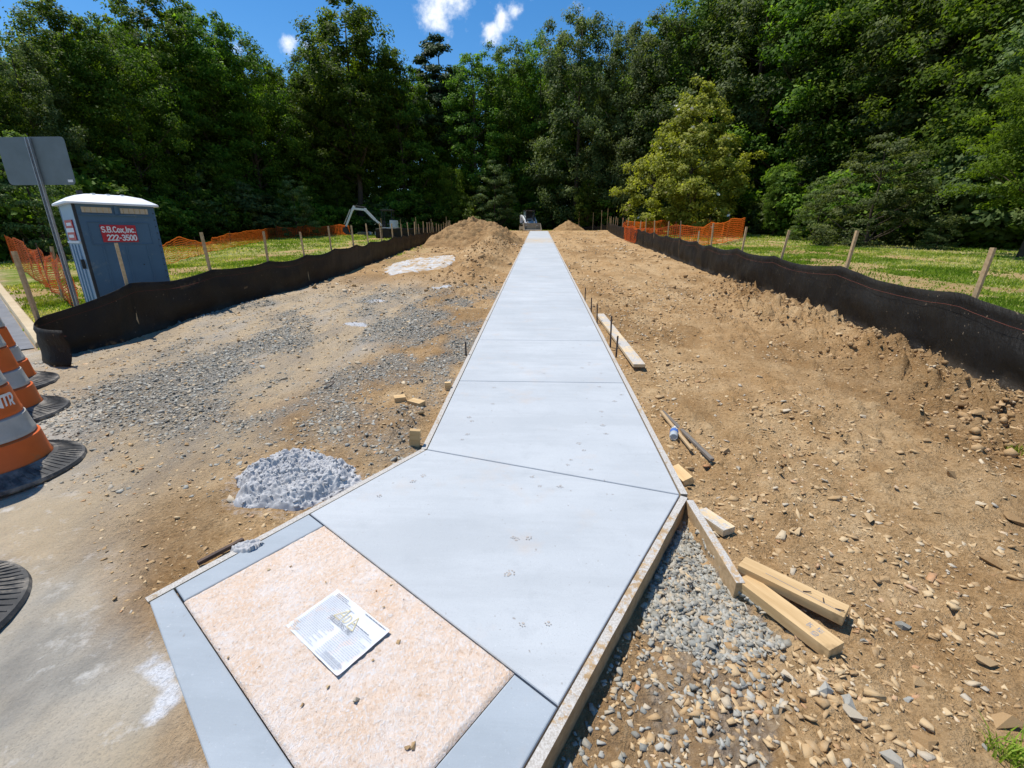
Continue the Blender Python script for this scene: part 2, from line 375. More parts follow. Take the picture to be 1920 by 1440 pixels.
def stone_mat(name, stops, dust):
    t = NT(name); co = t.coord()
    a = t('Attribute', attribute_name='tint').outputs['Fac']
    rnd = t('ObjectInfo').outputs['Random']
    col = t.ramp(t.math('FRACT', t.math('ADD', a, rnd)), stops)
    col = t.mix(t.ramp(t.noise(co, 40, 6, .7), [(.45, 0.0), (.7, dust)]), col, (.50, .39, .25))
    t.pbr(col, .9, t.noise(co, 90, 5, .65), .5, .006, spec=.2)
stone_mat('gravel_stone', [(0, (.205, .205, .18)), (.4, (.305, .305, .27)), (.75, (.41, .405, .36)), (.86, (.47, .37, .24)), (1, (.35, .335, .29))], .5)
stone_mat('tan_stone', [(0, (.36, .225, .105)), (.4, (.48, .325, .165)), (.80, (.60, .45, .26)), (.85, (.42, .38, .31)), (.92, (.64, .52, .35)), (.975, (.45, .22, .095)), (1, (.40, .26, .13))], .45)
stone_mat('clod_earth', [(0, (.26, .155, .066)), (.5, (.37, .23, .105)), (1, (.47, .305, .15))], .35)

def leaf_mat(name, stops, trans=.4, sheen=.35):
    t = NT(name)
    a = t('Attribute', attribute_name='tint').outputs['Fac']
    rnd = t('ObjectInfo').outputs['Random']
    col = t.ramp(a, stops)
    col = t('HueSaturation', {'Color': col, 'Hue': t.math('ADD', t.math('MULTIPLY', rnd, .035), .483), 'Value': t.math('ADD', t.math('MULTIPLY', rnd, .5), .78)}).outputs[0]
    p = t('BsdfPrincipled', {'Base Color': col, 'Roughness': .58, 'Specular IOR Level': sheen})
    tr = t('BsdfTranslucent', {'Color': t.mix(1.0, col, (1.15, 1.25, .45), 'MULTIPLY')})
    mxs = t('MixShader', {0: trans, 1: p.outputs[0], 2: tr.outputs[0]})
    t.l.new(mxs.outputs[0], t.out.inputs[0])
leaf_mat('leaf_green', [(0, (.044, .088, .010)), (.5, (.108, .182, .019)), (1, (.265, .365, .045))], .5, .1)
leaf_mat('leaf_grey', [(0, (.055, .086, .024)), (.5, (.122, .168, .048)), (1, (.255, .30, .105))], .44, .15)
leaf_mat('leaf_lime', [(0, (.07, .125, .012)), (.6, (.145, .23, .02)), (1, (.27, .37, .045))], .52, .1)
leaf_mat('leaf_pine', [(0, (.03, .052, .018)), (.6, (.06, .088, .032)), (1, (.10, .14, .055))], .2, .1)
leaf_mat('leaf_magnolia', [(0, (.17, .21, .022)), (.5, (.35, .40, .055)), (1, (.60, .62, .13))], .48, .2)
leaf_mat('grass_blade', [(0, (.12, .185, .016)), (.4, (.22, .30, .03)), (.7, (.36, .38, .075)), (1, (.66, .56, .28))], .42, .1)
simple('petal', (.80, .78, .66), (.68, .64, .5), 3, .6)
simple('bark', (.115, .085, .06), (.05, .038, .028), 9, .95, .8, .03, stretch=(1, 1, .2))
simple('black_steel', (.03, .03, .032), (.018, .018, .02), 12, .5, .1)
simple('rusty_steel', (.13, .085, .06), (.06, .045, .04), 30, .8, .3)
simple('galvanised', (.46, .48, .50), (.34, .36, .38), 14, .42, .08, metal=.7, spec=.5)
simple('sign_back', (.155, .19, .20), (.125, .155, .16), 5, .55, .04, metal=.2, spec=.35)
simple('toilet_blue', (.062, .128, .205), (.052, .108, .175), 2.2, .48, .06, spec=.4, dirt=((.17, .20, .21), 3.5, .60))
simple('toilet_blue_sunlit', (.22, .34, .47), (.185, .295, .41), 2.0, .45, .05, spec=.4)  # lighter copy of the wall blue, sunlight painted in
simple('toilet_roof', (.80, .81, .82), (.68, .69, .69), 3, .5, .05, dirt=((.5, .48, .43), 4, .66))
simple('vent_tan', (.52, .44, .33), (.42, .35, .25), 12, .7)
simple('sign_red', (.50, .022, .035), (.43, .018, .028), 8, .45)
simple('white_print', (.78, .78, .78), (.70, .70, .70), 8, .55)
simple('sign_pale', (.66, .60, .60), (.58, .52, .52), 8, .5)
simple('barrel_orange', (.72, .145, .022), (.60, .115, .018), 5, .5, .1, spec=.35, dirt=((.42, .16, .06), 8, .60))
simple('barrel_white', (.50, .49, .44), (.36, .35, .31), 7, .55, .1, dirt=((.17, .16, .13), 10, .64))
simple('rubber', (.10, .098, .092), (.055, .055, .054), 10, .85, .3, .006, dirt=((.26, .235, .195), 6, .50))
def net_mat():
    t = NT('net_orange'); p = t('BsdfPrincipled', {'Base Color': (.88, .16, .03, 1), 'Roughness': .5}); tr = t('BsdfTranslucent', {'Color': (.95, .22, .03, 1)})
    t.l.new(t('MixShader', {0: .5, 1: p.outputs[0], 2: tr.outputs[0]}).outputs[0], t.out.inputs[0])
net_mat()
simple('machine_white', (.72, .73, .74), (.58, .59, .59), 5, .42, .05, spec=.5, dirt=((.45, .36, .24), 7, .64))
simple('machine_dark', (.035, .036, .038), (.024, .024, .026), 8, .55)
simple('machine_track', (.19, .14, .085), (.075, .06, .045), 14, .9, .5, .02)
simple('bucket_steel', (.42, .36, .27), (.28, .235, .17), 9, .6, .2, metal=.3)
simple('pad_stone', (.40, .30, .22), (.26, .18, .12), 60, .9, .4)
simple('paper', (.64, .665, .70), (.56, .585, .62), 14, .6, .12, .003, dirt=((.70, .60, .54), 16, .52))
simple('ink', (.47, .50, .54), (.40, .43, .47), 60, .7)
simple('ink_dark', (.30, .32, .35), (.2, .22, .25), 60, .7)
simple('ink_yellow', (.70, .62, .33), (.62, .52, .24), 40, .7)
simple('ink_blue', (.07, .16, .42), (.06, .13, .36), 40, .6)
simple('muddy_print', (.46, .42, .38), (.36, .32, .28), 90, .95)
simple('tarp_grey', (.42, .44, .46), (.30, .32, .34), 6, .7)
simple('dash_string', (.24, .06, .035), (.16, .045, .03), 30, .8)

def fabric_mat():
    t = NT('silt_fabric'); co = t.coord()
    hh = t('Attribute', attribute_name='tint').outputs['Fac']
    n = t.noise(co, 2.2, 6, .6); f = t.noise(t.coord((1, 1, 6)), 70, 3, .6)
    col = t.ramp(n, [(.35, (.013, .012, .0105)), (.7, (.032, .029, .023))])
    d = t.math('ADD', t.math('SUBTRACT', .55, hh), t.math('MULTIPLY', t.math('SUBTRACT', n, .5), 1.0))
    col = t.mix(t.ramp(d, [(.3, 0.0), (.75, .6)]), col, (.12, .085, .05))
    col = t.mix(t.ramp(t.noise(co, 26, 2, .5), [(.715, 0.0), (.735, .8)]), col, (.36, .27, .17))
    p = t('BsdfPrincipled', {'Base Color': col, 'Roughness': .55, 'Specular IOR Level': .35})
    wk = t('Mapping', {'Vector': co, 'Rotation': (0, 0, .3), 'Scale': (1, 1, .45)}).outputs[0]
    bn = t('Bump', {'Height': t.math('ADD', t.math('MULTIPLY', f, .12), t.noise(wk, 7, 5, .7)), 'Strength': .6, 'Distance': .06}); t.l.new(bn.outputs[0], p.inputs['Normal'])
    tr = t('BsdfTranslucent', {'Color': (.14, .108, .066, 1)})
    m = t('MixShader', {0: .36, 1: p.outputs[0], 2: tr.outputs[0]}); t.l.new(m.outputs[0], t.out.inputs[0])
fabric_mat()
def pad_mat():
    t = NT('pad_wrap'); co = t.coord()
    cr = t('Mapping', {'Vector': co, 'Rotation': (0, 0, R(28)), 'Scale': (1.0, .7, 1)}).outputs[0]
    n = t.noise(co, 7, 6, .65); w = t.noise(cr, 105, 6, .7); f = t.noise(co, 230, 4, .7)
    col = t.ramp(n, [(.30, (.80, .575, .40)), (.5, (.82, .655, .52)), (.70, (.84, .74, .66))])
    col = t.mix(t.ramp(w, [(.36, .55), (.45, 0.0)]), col, (.56, .36, .22))  # shade in the film's creases painted into the colour
    col = t.mix(t.ramp(w, [(.52, 0.0), (.62, .85)]), col, (.82, .79, .77))  # bright crests of the crinkles, painted as well
    col = t.mix(t.ramp(f, [(.56, 0.0), (.7, .5)]), col, (.82, .79, .77))
    col = t.mix(t.ramp(t.noise(co, 11, 3, .6), [(.68, 0.0), (.75, .7)]), col, (.55, .31, .11))
    col = t.mix(t.ramp(t.noise(co, 42, 2, .5), [(.73, 0.0), (.76, .8)]), col, (.22, .14, .09))
    t.pbr(col, .55, t.math('ADD', w, t.math('MULTIPLY', f, .5)), .9, .012, spec=.3)
pad_mat()
def bottle_mats():
    t = NT('clear_plastic'); b = t.pbr((.80, .86, .88), .12, spec=.5, trans=.5); b.inputs['IOR'].default_value = 1.2
    t = NT('cab_glass'); b = t.pbr((.12, .18, .19), .08, spec=.6)
bottle_mats()

# ------------------------------------------------------------------ mesh helpers
class MB:
    def __init__(s): s.v = []; s.f = []
    def add(s, vs, fs):
        o = len(s.v); s.v += [tuple(p) for p in vs]; s.f += [tuple(i + o for i in f) for f in fs]; return s
    def box(s, c, size, rot=None, taper=1.0):
        hx, hy, hz = (q / 2 for q in size)
        P = []
        for z, k in ((-hz, 1), (hz, taper)):
            for x, y in ((-hx, -hy), (hx, -hy), (hx, hy), (-hx, hy)): P.append(Vector((x * k, y * k, z)))
        if rot is not None: P = [rot @ p for p in P]
        c = Vector(c)
        return s.add([p + c for p in P], [(0, 3, 2, 1), (4, 5, 6, 7), (0, 1, 5, 4), (1, 2, 6, 5), (2, 3, 7, 6), (3, 0, 4, 7)])
    def bar(s, a, b, w, h, up=(0, 0, 1)):
        a, b = Vector(a), Vector(b); d = (b - a); L = d.length; d.normalize()
        upv = Vector(up); side = d.cross(upv)
        if side.length < 1e-4: side = d.cross(Vector((0, 1, 0)))
        side.normalize(); u = side.cross(d).normalized()
        rot = Matrix((d, side, u)).transposed()
        return s.box((a + b) / 2, (L, w, h), rot)
    def tube(s, pts, rs, n=8, cap=True):
        rings = []; pts = [Vector(p) for p in pts]
        if isinstance(rs, (int, float)): rs = [rs] * len(pts)
        for i, p in enumerate(pts):
            d = (pts[min(i + 1, len(pts) - 1)] - pts[max(i - 1, 0)]).normalized()
            ref = Vector((0, 0, 1)) if abs(d.z) < .9 else Vector((1, 0, 0))
            a = d.cross(ref).normalized(); b = d.cross(a).normalized()
            rings.append([p + (a * math.cos(2 * math.pi * k / n) + b * math.sin(2 * math.pi * k / n)) * rs[i] for k in range(n)])
        vs = [q for r in rings for q in r]; fs = []
        for i in range(len(pts) - 1):
            for k in range(n): fs.append((i * n + k, i * n + (k + 1) % n, (i + 1) * n + (k + 1) % n, (i + 1) * n + k))
        if cap: fs += [tuple(range(n))[::-1], tuple((len(pts) - 1) * n + k for k in range(n))]
        return s.add(vs, fs)
    def lathe(s, prof, n=32, c=(0, 0, 0)):
        vs = [(c[0] + r * math.cos(2 * math.pi * k / n), c[1] + r * math.sin(2 * math.pi * k / n), c[2] + z) for r, z in prof for k in range(n)]
        fs = [(i * n + k, i * n + (k + 1) % n, (i + 1) * n + (k + 1) % n, (i + 1) * n + k) for i in range(len(prof) - 1) for k in range(n)]
        return s.add(vs, fs)
    def prism(s, poly, z0, z1):
        n = len(poly)
        vs = [(*p[:2], z0 if not callable(z0) else z0(*p[:2])) for p in poly] + [(*p[:2], z1 if not callable(z1) else z1(*p[:2])) for p in poly]
        fs = [tuple(range(n))[::-1], tuple(range(n, 2 * n))] + [(i, (i + 1) % n, n + (i + 1) % n, n + i) for i in range(n)]
        return s.add(vs, fs)
    def build(s, name, mat, parent=None, loc=None, rot=None, smooth=False, bevel=0):
        me = bpy.data.meshes.new(name); me.from_pydata(s.v, [], s.f); me.update()
        if bevel or smooth:
            bm = bmesh.new(); bm.from_mesh(me); bmesh.ops.recalc_face_normals(bm, faces=bm.faces)
            if bevel: bmesh.ops.bevel(bm, geom=list(bm.edges), offset=bevel, segments=2, affect='EDGES', profile=.6, clamp_overlap=True)
            bm.to_mesh(me); bm.free()
        if smooth:
            me.polygons.foreach_set('use_smooth', [True] * len(me.polygons))
            try: me.set_sharp_from_angle(angle=R(40))
            except Exception: pass
        return link(name, me, mat, parent, loc, rot)
def link(name, me, mat, parent=None, loc=None, rot=None):
    o = bpy.data.objects.new(name, me); COL.objects.link(o)
    if mat and not me.materials: me.materials.append(MATS[mat])
    if parent: o.parent = parent
    if loc is not None: o.location = loc
    if rot is not None: o.rotation_euler = rot
    return o
def npmesh(name, verts, faces, tint=None, smooth=False):
    """verts (N,3), faces (M,k) arrays"""
    me = bpy.data.meshes.new(name); verts = np.asarray(verts, np.float32); faces = np.asarray(faces, np.int32)
    M, k = faces.shape
    me.vertices.add(len(verts)); me.vertices.foreach_set('co', verts.ravel())
    me.loops.add(M * k); me.loops.foreach_set('vertex_index', faces.ravel())
    me.polygons.add(M); me.polygons.foreach_set('loop_start', np.arange(0, M * k, k, dtype=np.int32)); me.polygons.foreach_set('loop_total', np.full(M, k, np.int32))
    if tint is not None:
        at = me.attributes.new('tint', 'FLOAT', 'POINT'); at.data.foreach_set('value', np.asarray(tint, np.float32))
    me.update(calc_edges=True)
    if smooth: me.polygons.foreach_set('use_smooth', np.ones(M, bool))
    return me
def tag(o, label, cat, group=None, kind=None):
    if label: o['label'] = label
    if cat: o['category'] = cat
    if group: o['group'] = group
    if kind: o['kind'] = kind
    return o
def empty(name, loc, rz=0, label=None, cat=None, group=None):
    o = bpy.data.objects.new(name, None); COL.objects.link(o); o.empty_display_size = .2
    o.location = loc; o.rotation_euler = (0, 0, rz)
    return tag(o, label, cat, group)

# plain sans lettering built from strokes
def arc(cx, cy, rx, ry, a0, a1, n=9): return [(cx + rx * math.cos(R(a0 + (a1 - a0) * k / n)), cy + ry * math.sin(R(a0 + (a1 - a0) * k / n))) for k in range(n + 1)]
GLY = {
 'S': (.56, [arc(.27, .74, .25, .24, 30, 270) + arc(.27, .25, .25, .25, 90, -150)]), 'B': (.58, [[(.04, 0), (.04, 1)], [(.04, 1), (.3, 1)] + arc(.3, .76, .22, .24, 90, -90) + [(.04, .52)], [(.3, .52)] + arc(.3, .26, .25, .26, 90, -90) + [(.04, 0)]]),
 'C': (.60, [arc(.31, .5, .29, .5, 48, 312, 14)]), 'D': (.60, [[(.04, 0), (.04, 1), (.24, 1)] + arc(.24, .5, .32, .5, 90, -90, 12) + [(.04, 0)]]), 'A': (.64, [[(.02, 0), (.31, 1), (.60, 0)], [(.13, .34), (.49, .34)]]),
 'o': (.52, [arc(.25, .33, .22, .33, 0, 360, 16)]), 'x': (.48, [[(.03, 0), (.43, .66)], [(.43, 0), (.03, .66)]]), 'I': (.22, [[(.09, 0), (.09, 1)]]), 'n': (.50, [[(.05, 0), (.05, .66)], [(.05, .4)] + arc(.23, .42, .18, .24, 150, 0) + [(.41, 0)]]), 'c': (.46, [arc(.25, .33, .22, .33, 50, 310, 12)]),
 '.': (.20, [[(.08, .03), (.09, .03)]]), ',': (.22, [[(.10, .05), (.06, -.14)]]), '-': (.40, [[(.05, .42), (.32, .42)]]), ' ': (.3, []),
 '2': (.54, [arc(.25, .74, .22, .25, 165, -25) + [(.03, .02), (.49, .02)]]), '3': (.54, [arc(.24, .76, .21, .24, 150, -90) + arc(.24, .26, .24, .26, 90, -150)]), '5': (.54, [[(.44, 1), (.09, 1), (.06, .55)] + arc(.24, .31, .24, .31, 120, -150)]), '0': (.54, [arc(.25, .5, .22, .5, 0, 360, 18)]),
 'O': (.66, [arc(.31, .5, .28, .5, 0, 360, 18)]), 'N': (.60, [[(.05, 0), (.05, 1), (.50, 0), (.50, 1)]]), 'T': (.54, [[(.0, 1), (.5, 1)], [(.25, 1), (.25, 0)]]), 'R': (.58, [[(.05, 0), (.05, 1), (.3, 1)] + arc(.3, .75, .21, .25, 90, -90) + [(.05, .5)], [(.28, .5), (.52, 0)]]),
 'L': (.50, [[(.05, 1), (.05, 0), (.45, 0)]]), 'U': (.60, [[(.05, 1), (.05, .28)] + arc(.28, .28, .23, .28, 180, 360) + [(.51, 1)]]), 'K': (.56, [[(.05, 0), (.05, 1)], [(.48, 1), (.06, .45)], [(.2, .6), (.5, 0)]]), 'H': (.58, [[(.05, 0), (.05, 1)], [(.48, 0), (.48, 1)], [(.05, .5), (.48, .5)]]), 'P': (.54, [[(.05, 0), (.05, 1), (.3, 1)] + arc(.3, .74, .2, .26, 90, -90) + [(.05, .48)]]), 'F': (.48, [[(.05, 0), (.05, 1), (.44, 1)], [(.05, .52), (.38, .52)]])}
def lettering(name, body, size, mat, parent, loc, rot, w=.17, sx=1.0):
    """flat letters in the local xy plane, centred"""
    m = MB(); x0 = 0
    tot = sum(GLY[c][0] + .10 for c in body) - .10
    for ch in body:
        adv, st = GLY[ch]
        for pl in st:
            for (a, b) in zip(pl[:-1], pl[1:]):
                d = Vector((b[0] - a[0], b[1] - a[1])); L = d.length
                if L < 1e-6: continue
                d /= L; n = Vector((-d.y, d.x)) * w / 2; e = d * w * .42
                q = [Vector(a) - e - n, Vector(b) + e - n, Vector(b) + e + n, Vector(a) - e + n]
                m.add([((x0 + p.x - tot / 2) * size * sx, (p.y - .5) * size, 0) for p in q], [(0, 1, 2, 3)])
        x0 += adv + .10
    # tiny height steps keep overlapping strokes of one letter off the same plane
    for i in range(0, len(m.v), 4):
        for j in range(4): v = m.v[i + j]; m.v[i + j] = (v[0], v[1], (i // 4 % 7) * size * .0025)
    o = m.build(name, mat, parent, loc, rot); o['kind'] = 'stuff' if size < .05 else ''
    if not o['kind']: del o['kind']
    return o

# ------------------------------------------------------------------ ground sheet
def axis_y():
    ys = [0.3]
    while ys[-1] < 420: ys.append(ys[-1] + 0.010 + 0.0085 * ys[-1] + (max(0, ys[-1] - 60) * .05))
    neg = [0.3]
    while neg[-1] > -60: neg.append(neg[-1] - 0.05 - .12 * (0.3 - neg[-1]))
    return np.array(neg[::-1][:-1] + ys)
def axis_x():
    p = [0.0]
    while p[-1] < 420: p.append(p[-1] + (0.027 if p[-1] < 3.6 else 0.027 + 0.032 * (p[-1] - 3.6)))
    p = np.array(p); return np.concatenate([-p[::-1][:-1], p])
def build_ground():
    X, Y = np.meshgrid(axis_x(), axis_y()); ny, nx = X.shape
    x, y = X.ravel(), Y.ravel()
    z = gz(x, y)
    idx = np.arange(nx * ny).reshape(ny, nx)
    f = np.stack([idx[:-1, :-1], idx[:-1, 1:], idx[1:, 1:], idx[1:, :-1]], -1).reshape(-1, 4)
    me = npmesh('ground', np.stack([x, y, z], 1), f, smooth=True)
    g, gr, st, li, dk = zones(x, y)
    a = me.attributes.new('zone', 'FLOAT_COLOR', 'POINT'); a.data.foreach_set('color', np.stack([g, gr, st, np.ones_like(g)], 1).astype(np.float32).ravel())
    a = me.attributes.new('zone2', 'FLOAT_COLOR', 'POINT'); a.data.foreach_set('color', np.stack([li, dk, ss01((XL - .9 - x + (fbm(x * 1.5, y * .9, 83) - .5) * 1.2) / .8) * ss01((13 - y) / 5) * (x > -6.5), np.ones_like(g)], 1).astype(np.float32).ravel())
    o = link('ground', me, 'ground'); tag(o, 'bare tan earth, dusty street edge and lawn of the site', 'ground', kind='structure'); return o
GROUND = build_ground()

# ------------------------------------------------------------------ concrete path
def slab_top(x, y): return slabz(y)
def build_path():
    bed = MB(); bed.prism([(XL + .06, 2.9), (XR - .06, 2.5), (XR - .06, YEND - .05), (XL + .06, YEND - .05)], lambda x, y: slabz(y) - .12, lambda x, y: slabz(y) - .085)
    path = bed.build('sidewalk', 'gravel_stone'); tag(path, 'fresh pale concrete path running uphill to the trees', 'sidewalk', kind='structure')
    e1 = (PR - PT) / np.linalg.norm(PR - PT)
    def inter(p, d, a, b):
        m = np.array([[d[0], -(b - a)[0]], [d[1], -(b - a)[1]]]); s = np.linalg.solve(m, a - p); return p + s[0] * d
    FL = inter(PT, e1, A2, C2); FR = inter(PT, e1, B2, D2)
    SL = inter(PL, e1, A2, C2); SR = inter(PL, e1, B2, D2)
    def panel(poly, mat, gap=.004, ch=.006):
        poly = [np.array(p, float) for p in poly]; c = sum(poly) / len(poly)
        bm = bmesh.new(); n = len(poly)
        def inset(k):
            out = []
            for i in range(n):
                p0, p1, p2 = poly[i - 1], poly[i], poly[(i + 1) % n]
                d1 = (p1 - p0) / np.linalg.norm(p1 - p0); d2 = (p2 - p1) / np.linalg.norm(p2 - p1)
                n1 = np.array((d1[1], -d1[0])); n2 = np.array((d2[1], -d2[0]))
                if np.dot(n1, c - p1) < 0: n1 = -n1
                if np.dot(n2, c - p1) < 0: n2 = -n2
                b = n1 + n2; b = b / max(.2, np.dot(b, n1)) ; out.append(p1 + b * k)
            return out
        rings = [(inset(gap), -.10), (inset(gap), -ch * .9), (inset(gap + ch * .45), -ch * .25), (inset(gap + ch * 1.1), 0.0)]
        vs = [[bm.verts.new((p[0], p[1], slabz(p[1]) + dz)) for p in r] for r, dz in rings]
        for a, b in zip(vs[:-1], vs[1:]):
            for i in range(n): bm.faces.new((a[i], a[(i + 1) % n], b[(i + 1) % n], b[i]))
        bm.faces.new(vs[-1]); bm.faces.new(vs[0][::-1])
        bmesh.ops.recalc_face_normals(bm, faces=bm.faces)
        me = bpy.data.meshes.new('concrete_panel'); bm.to_mesh(me); bm.free()
        return link('concrete_panel', me, mat, path)
    ps = [panel([A2, B2, FR, FL], 'concrete')]
    ps.append(panel([(XL, 4.20), (XR, 4.22), B2, A2], 'concrete'))
    ps.append(panel([(XL, 5.74), (XR, 5.76), (XR, 4.22), (XL, 4.20)], 'concrete'))
    ps.append(panel([(XL, 26.5), (XR, 26.5), (XR, 5.76), (XL, 5.74)], 'concrete'))
    ps.append(panel([(XL, 36.0), (XR, 36.0), (XR, 26.5), (XL, 26.5)], 'concrete'))
    ps.append(panel([(XL, YEND), (XR, YEND), (XR, 36.0), (XL, 36.0)], 'concrete'))
    panel([FL, PT, PL, SL], 'concrete_border')
    panel([SL, SR, D2, C2], 'concrete_border')
    panel([PR, FR, SR, PB], 'concrete_border')
    # muddy paw prints walked across the wet concrete
    pm = MB()
    def disc(cx, cy, r, n=7):
        o = len(pm.v); pm.v += [(cx + r * math.cos(6.283 * k / n) * (.85 + .3 * random.random()), cy + r * .9 * math.sin(6.283 * k / n), .0012) for k in range(n)]
        pm.f.append(tuple(o + k for k in range(n)))
    disc(0, -.006, .0105)
    for dx, dy in ((-.018, .008), (-.007, .02), (.007, .02), (.018, .008)): disc(dx, dy, .0052)
    pme = None
    spots = [(926, 727), (924, 757), (880, 782), (884, 790), (876, 814), (866, 824), (1127, 700), (1124, 725), (1152, 752), (1128, 772), (1130, 797), (1136, 813), (1086, 832), (1094, 844), (1070, 862), (1064, 872), (1107, 880), (1050, 912),
             (793, 893), (774, 902), (712, 929), (1013, 912), (998, 894), (962, 1007), (968, 1012), (990, 1008), (1165, 740), (1092, 690), (1105, 680), (1075, 652), (1088, 646), (980, 690), (950, 660), (957, 1075), (980, 1170), (1028, 1168), (952, 1078), (1020, 700), (1100, 612), (1060, 600)]
    for i, (px, py) in enumerate(spots):
        d = ray(px, py); tt = -CAMH / (d[2] - SLOPE * d[1]); x, y = d[0] * tt, d[1] * tt
        if i == 0: o = pm.build('paw_print', 'muddy_print', path); pme = o.data
        else: o = link('paw_print', pme, None, path)
        o.location = (x, y, slabz(y) + .0006); o.rotation_euler = (math.atan(SLOPE), 0, random.uniform(-.8, .8) + (math.pi if i % 3 else 0)); k = random.uniform(.6, 1.0); o.scale = (k, k * random.uniform(.7, 1), 1)
    # tactile pad, still under its protective wrap, on the ramp
    N = 90; u, v = np.meshgrid(np.linspace(0, 1, N + 40), np.linspace(0, 1, N)); nxp = N + 40
    P = PT[None] + u.ravel()[:, None] * (PR - PT)[None] + v.ravel()[:, None] * (PL - PT)[None]
    edge = np.minimum.reduce([u, 1 - u, v, 1 - v]).ravel()
    wr = (fbm(P[:, 0] * 60 + P[:, 1] * 22, P[:, 1] * 66, 5, 3) - .5) * .012 + (fbm(P[:, 0] * 9, P[:, 1] * 9, 8, 2) - .5) * .006
    z = slabz(P[:, 1]) + .004 + wr * ss01(edge / .02) - .012 * (edge < 1e-6)
    idx = np.arange(len(P)).reshape(N, nxp); f = np.stack([idx[:-1, :-1], idx[:-1, 1:], idx[1:, 1:], idx[1:, :-1]], -1).reshape(-1, 4)[:, ::-1]
    pad = link('tactile_pad', npmesh('tactile_pad', np.column_stack([P, z]), f, smooth=True), 'pad_wrap')
    tag(pad, 'peach coloured rectangular tactile pad under crinkled film at the ramp foot', 'pad')
    return path, pad
PATH, PAD = build_path()

def form_boards():
    def boards(a, b, side, n, labels, mat='form_wood', zoff=.0, depth=.13):
        a, b = np.array(a, float), np.array(b, float)
        for i in range(n):
            p = a + (b - a) * i / n; q = a + (b - a) * (i + 1) / n - (b - a) / np.linalg.norm(b - a) * .006
            d = (q - p) / np.linalg.norm(q - p); nrm = np.array((d[1], -d[0])) * side
            m = MB(); L = np.linalg.norm(q - p); k = max(2, int(L / .10)) if L < 6 else int(L / .4)
            for j in range(k + 1):
                c = p + d * L * j / k; jo = (vnoise(np.array([c[0] * 9 + 3 * i]), np.array([c[1] * 9]), 4)[0] - .5) * .006
                for off in (.003, .041 + jo):
                    e = c + nrm * off
                    m.v += [(e[0], e[1], slabz(c[1]) - depth), (e[0], e[1], slabz(c[1]) - .003 + zoff + jo * .5)]
            for j in range(k):
                o = j * 4
                m.f += [(o + 1, o + 5, o + 7, o + 3), (o, o + 2, o + 6, o + 4), (o + 2, o + 3, o + 7, o + 6), (o, o + 4, o + 5, o + 1)]
            m.f += [(0, 1, 3, 2), (k * 4, k * 4 + 2, k * 4 + 3, k * 4 + 1)]
            ob = m.build('form_board', mat, bevel=0); 
            bm = bmesh.new(); bm.from_mesh(ob.data); bmesh.ops.recalc_face_normals(bm, faces=bm.faces); bm.to_mesh(ob.data); bm.free()
            tag(ob, labels[i], 'form board', 'wooden form boards along the concrete')
    boards(C2, A2, -1, 1, ['cement splashed form board along the left edge of the flared ramp'], 'form_wood_grey')
    boards(D2, B2, 1, 1, ['tan form board on the right edge of the flare above the grey gravel'])
    boards((XL, 2.83), (XL, 44.4), -1, 4, ['nearest form board along the left edge of the straight path', 'form board on the path\'s left edge beside the white washout patch', 'form board on the path\'s left edge beside the big dirt pile', 'farthest form board on the left edge of the path'], 'form_wood_grey')
    boards((XR + .002, 2.37), (XR, 44.4), 1, 4, ['nearest form board along the right edge of the straight path, beside the plastic bottle', 'form board on the path\'s right edge just beyond the loose plank', 'form board on the path\'s right edge two thirds of the way up', 'farthest form board on the right edge of the path'], 'form_wood_grey')
form_boards()

def curb():
    m = MB(); L = 34; k = 40; prof_ = [(-.075, -.2), (-.075, .10), (-.06, .125), (.06, .13), (.075, .115), (.085, -.2)]
    nn = np.array((-CURBD[1], CURBD[0]))
    for j in range(k + 1):
        c = CURB0 + CURBD * L * j / k; z = gz1(c[0], c[1])
        if j == 0: z -= .05
        for o, h in prof_:
            e = c - nn * o; m.v.append((e[0], e[1], z + h))
    n = len(prof_)
    for j in range(k):
        for i in range(n): m.f.append((j * n + i, j * n + (i + 1) % n, (j + 1) * n + (i + 1) % n, (j + 1) * n + i))
    m.f += [tuple(range(n)), tuple(k * n + i for i in range(n))[::-1]]
    o = m.build('curb', 'curb_concrete', smooth=True); tag(o, 'sunlit concrete kerb between the grey road and the lawn', 'kerb', kind='structure')
    # asphalt road behind the kerb
    m = MB(); nn2 = -nn
    rows = 30
    for j in range(rows + 1):
        c = CURB0 + CURBD * (L * j / rows)
        for q in range(9):
            e = c + np.array(STREET_N) * (.09 + q * .9); m.v.append((e[0], e[1], gz1(e[0], e[1]) + .012))
    for j in range(rows):
        for q in range(8): m.f.append((j * 9 + q, j * 9 + q + 1, (j + 1) * 9 + q + 1, (j + 1) * 9 + q))
    simple('asphalt', (.20, .205, .215), (.15, .152, .16), 4, .9, .4, .01, dirt=((.30, .27, .22), 1.5, .55))
    o = m.build('road', 'asphalt', smooth=True); tag(o, 'grey asphalt road beyond the kerb', 'road', kind='structure')
curb()

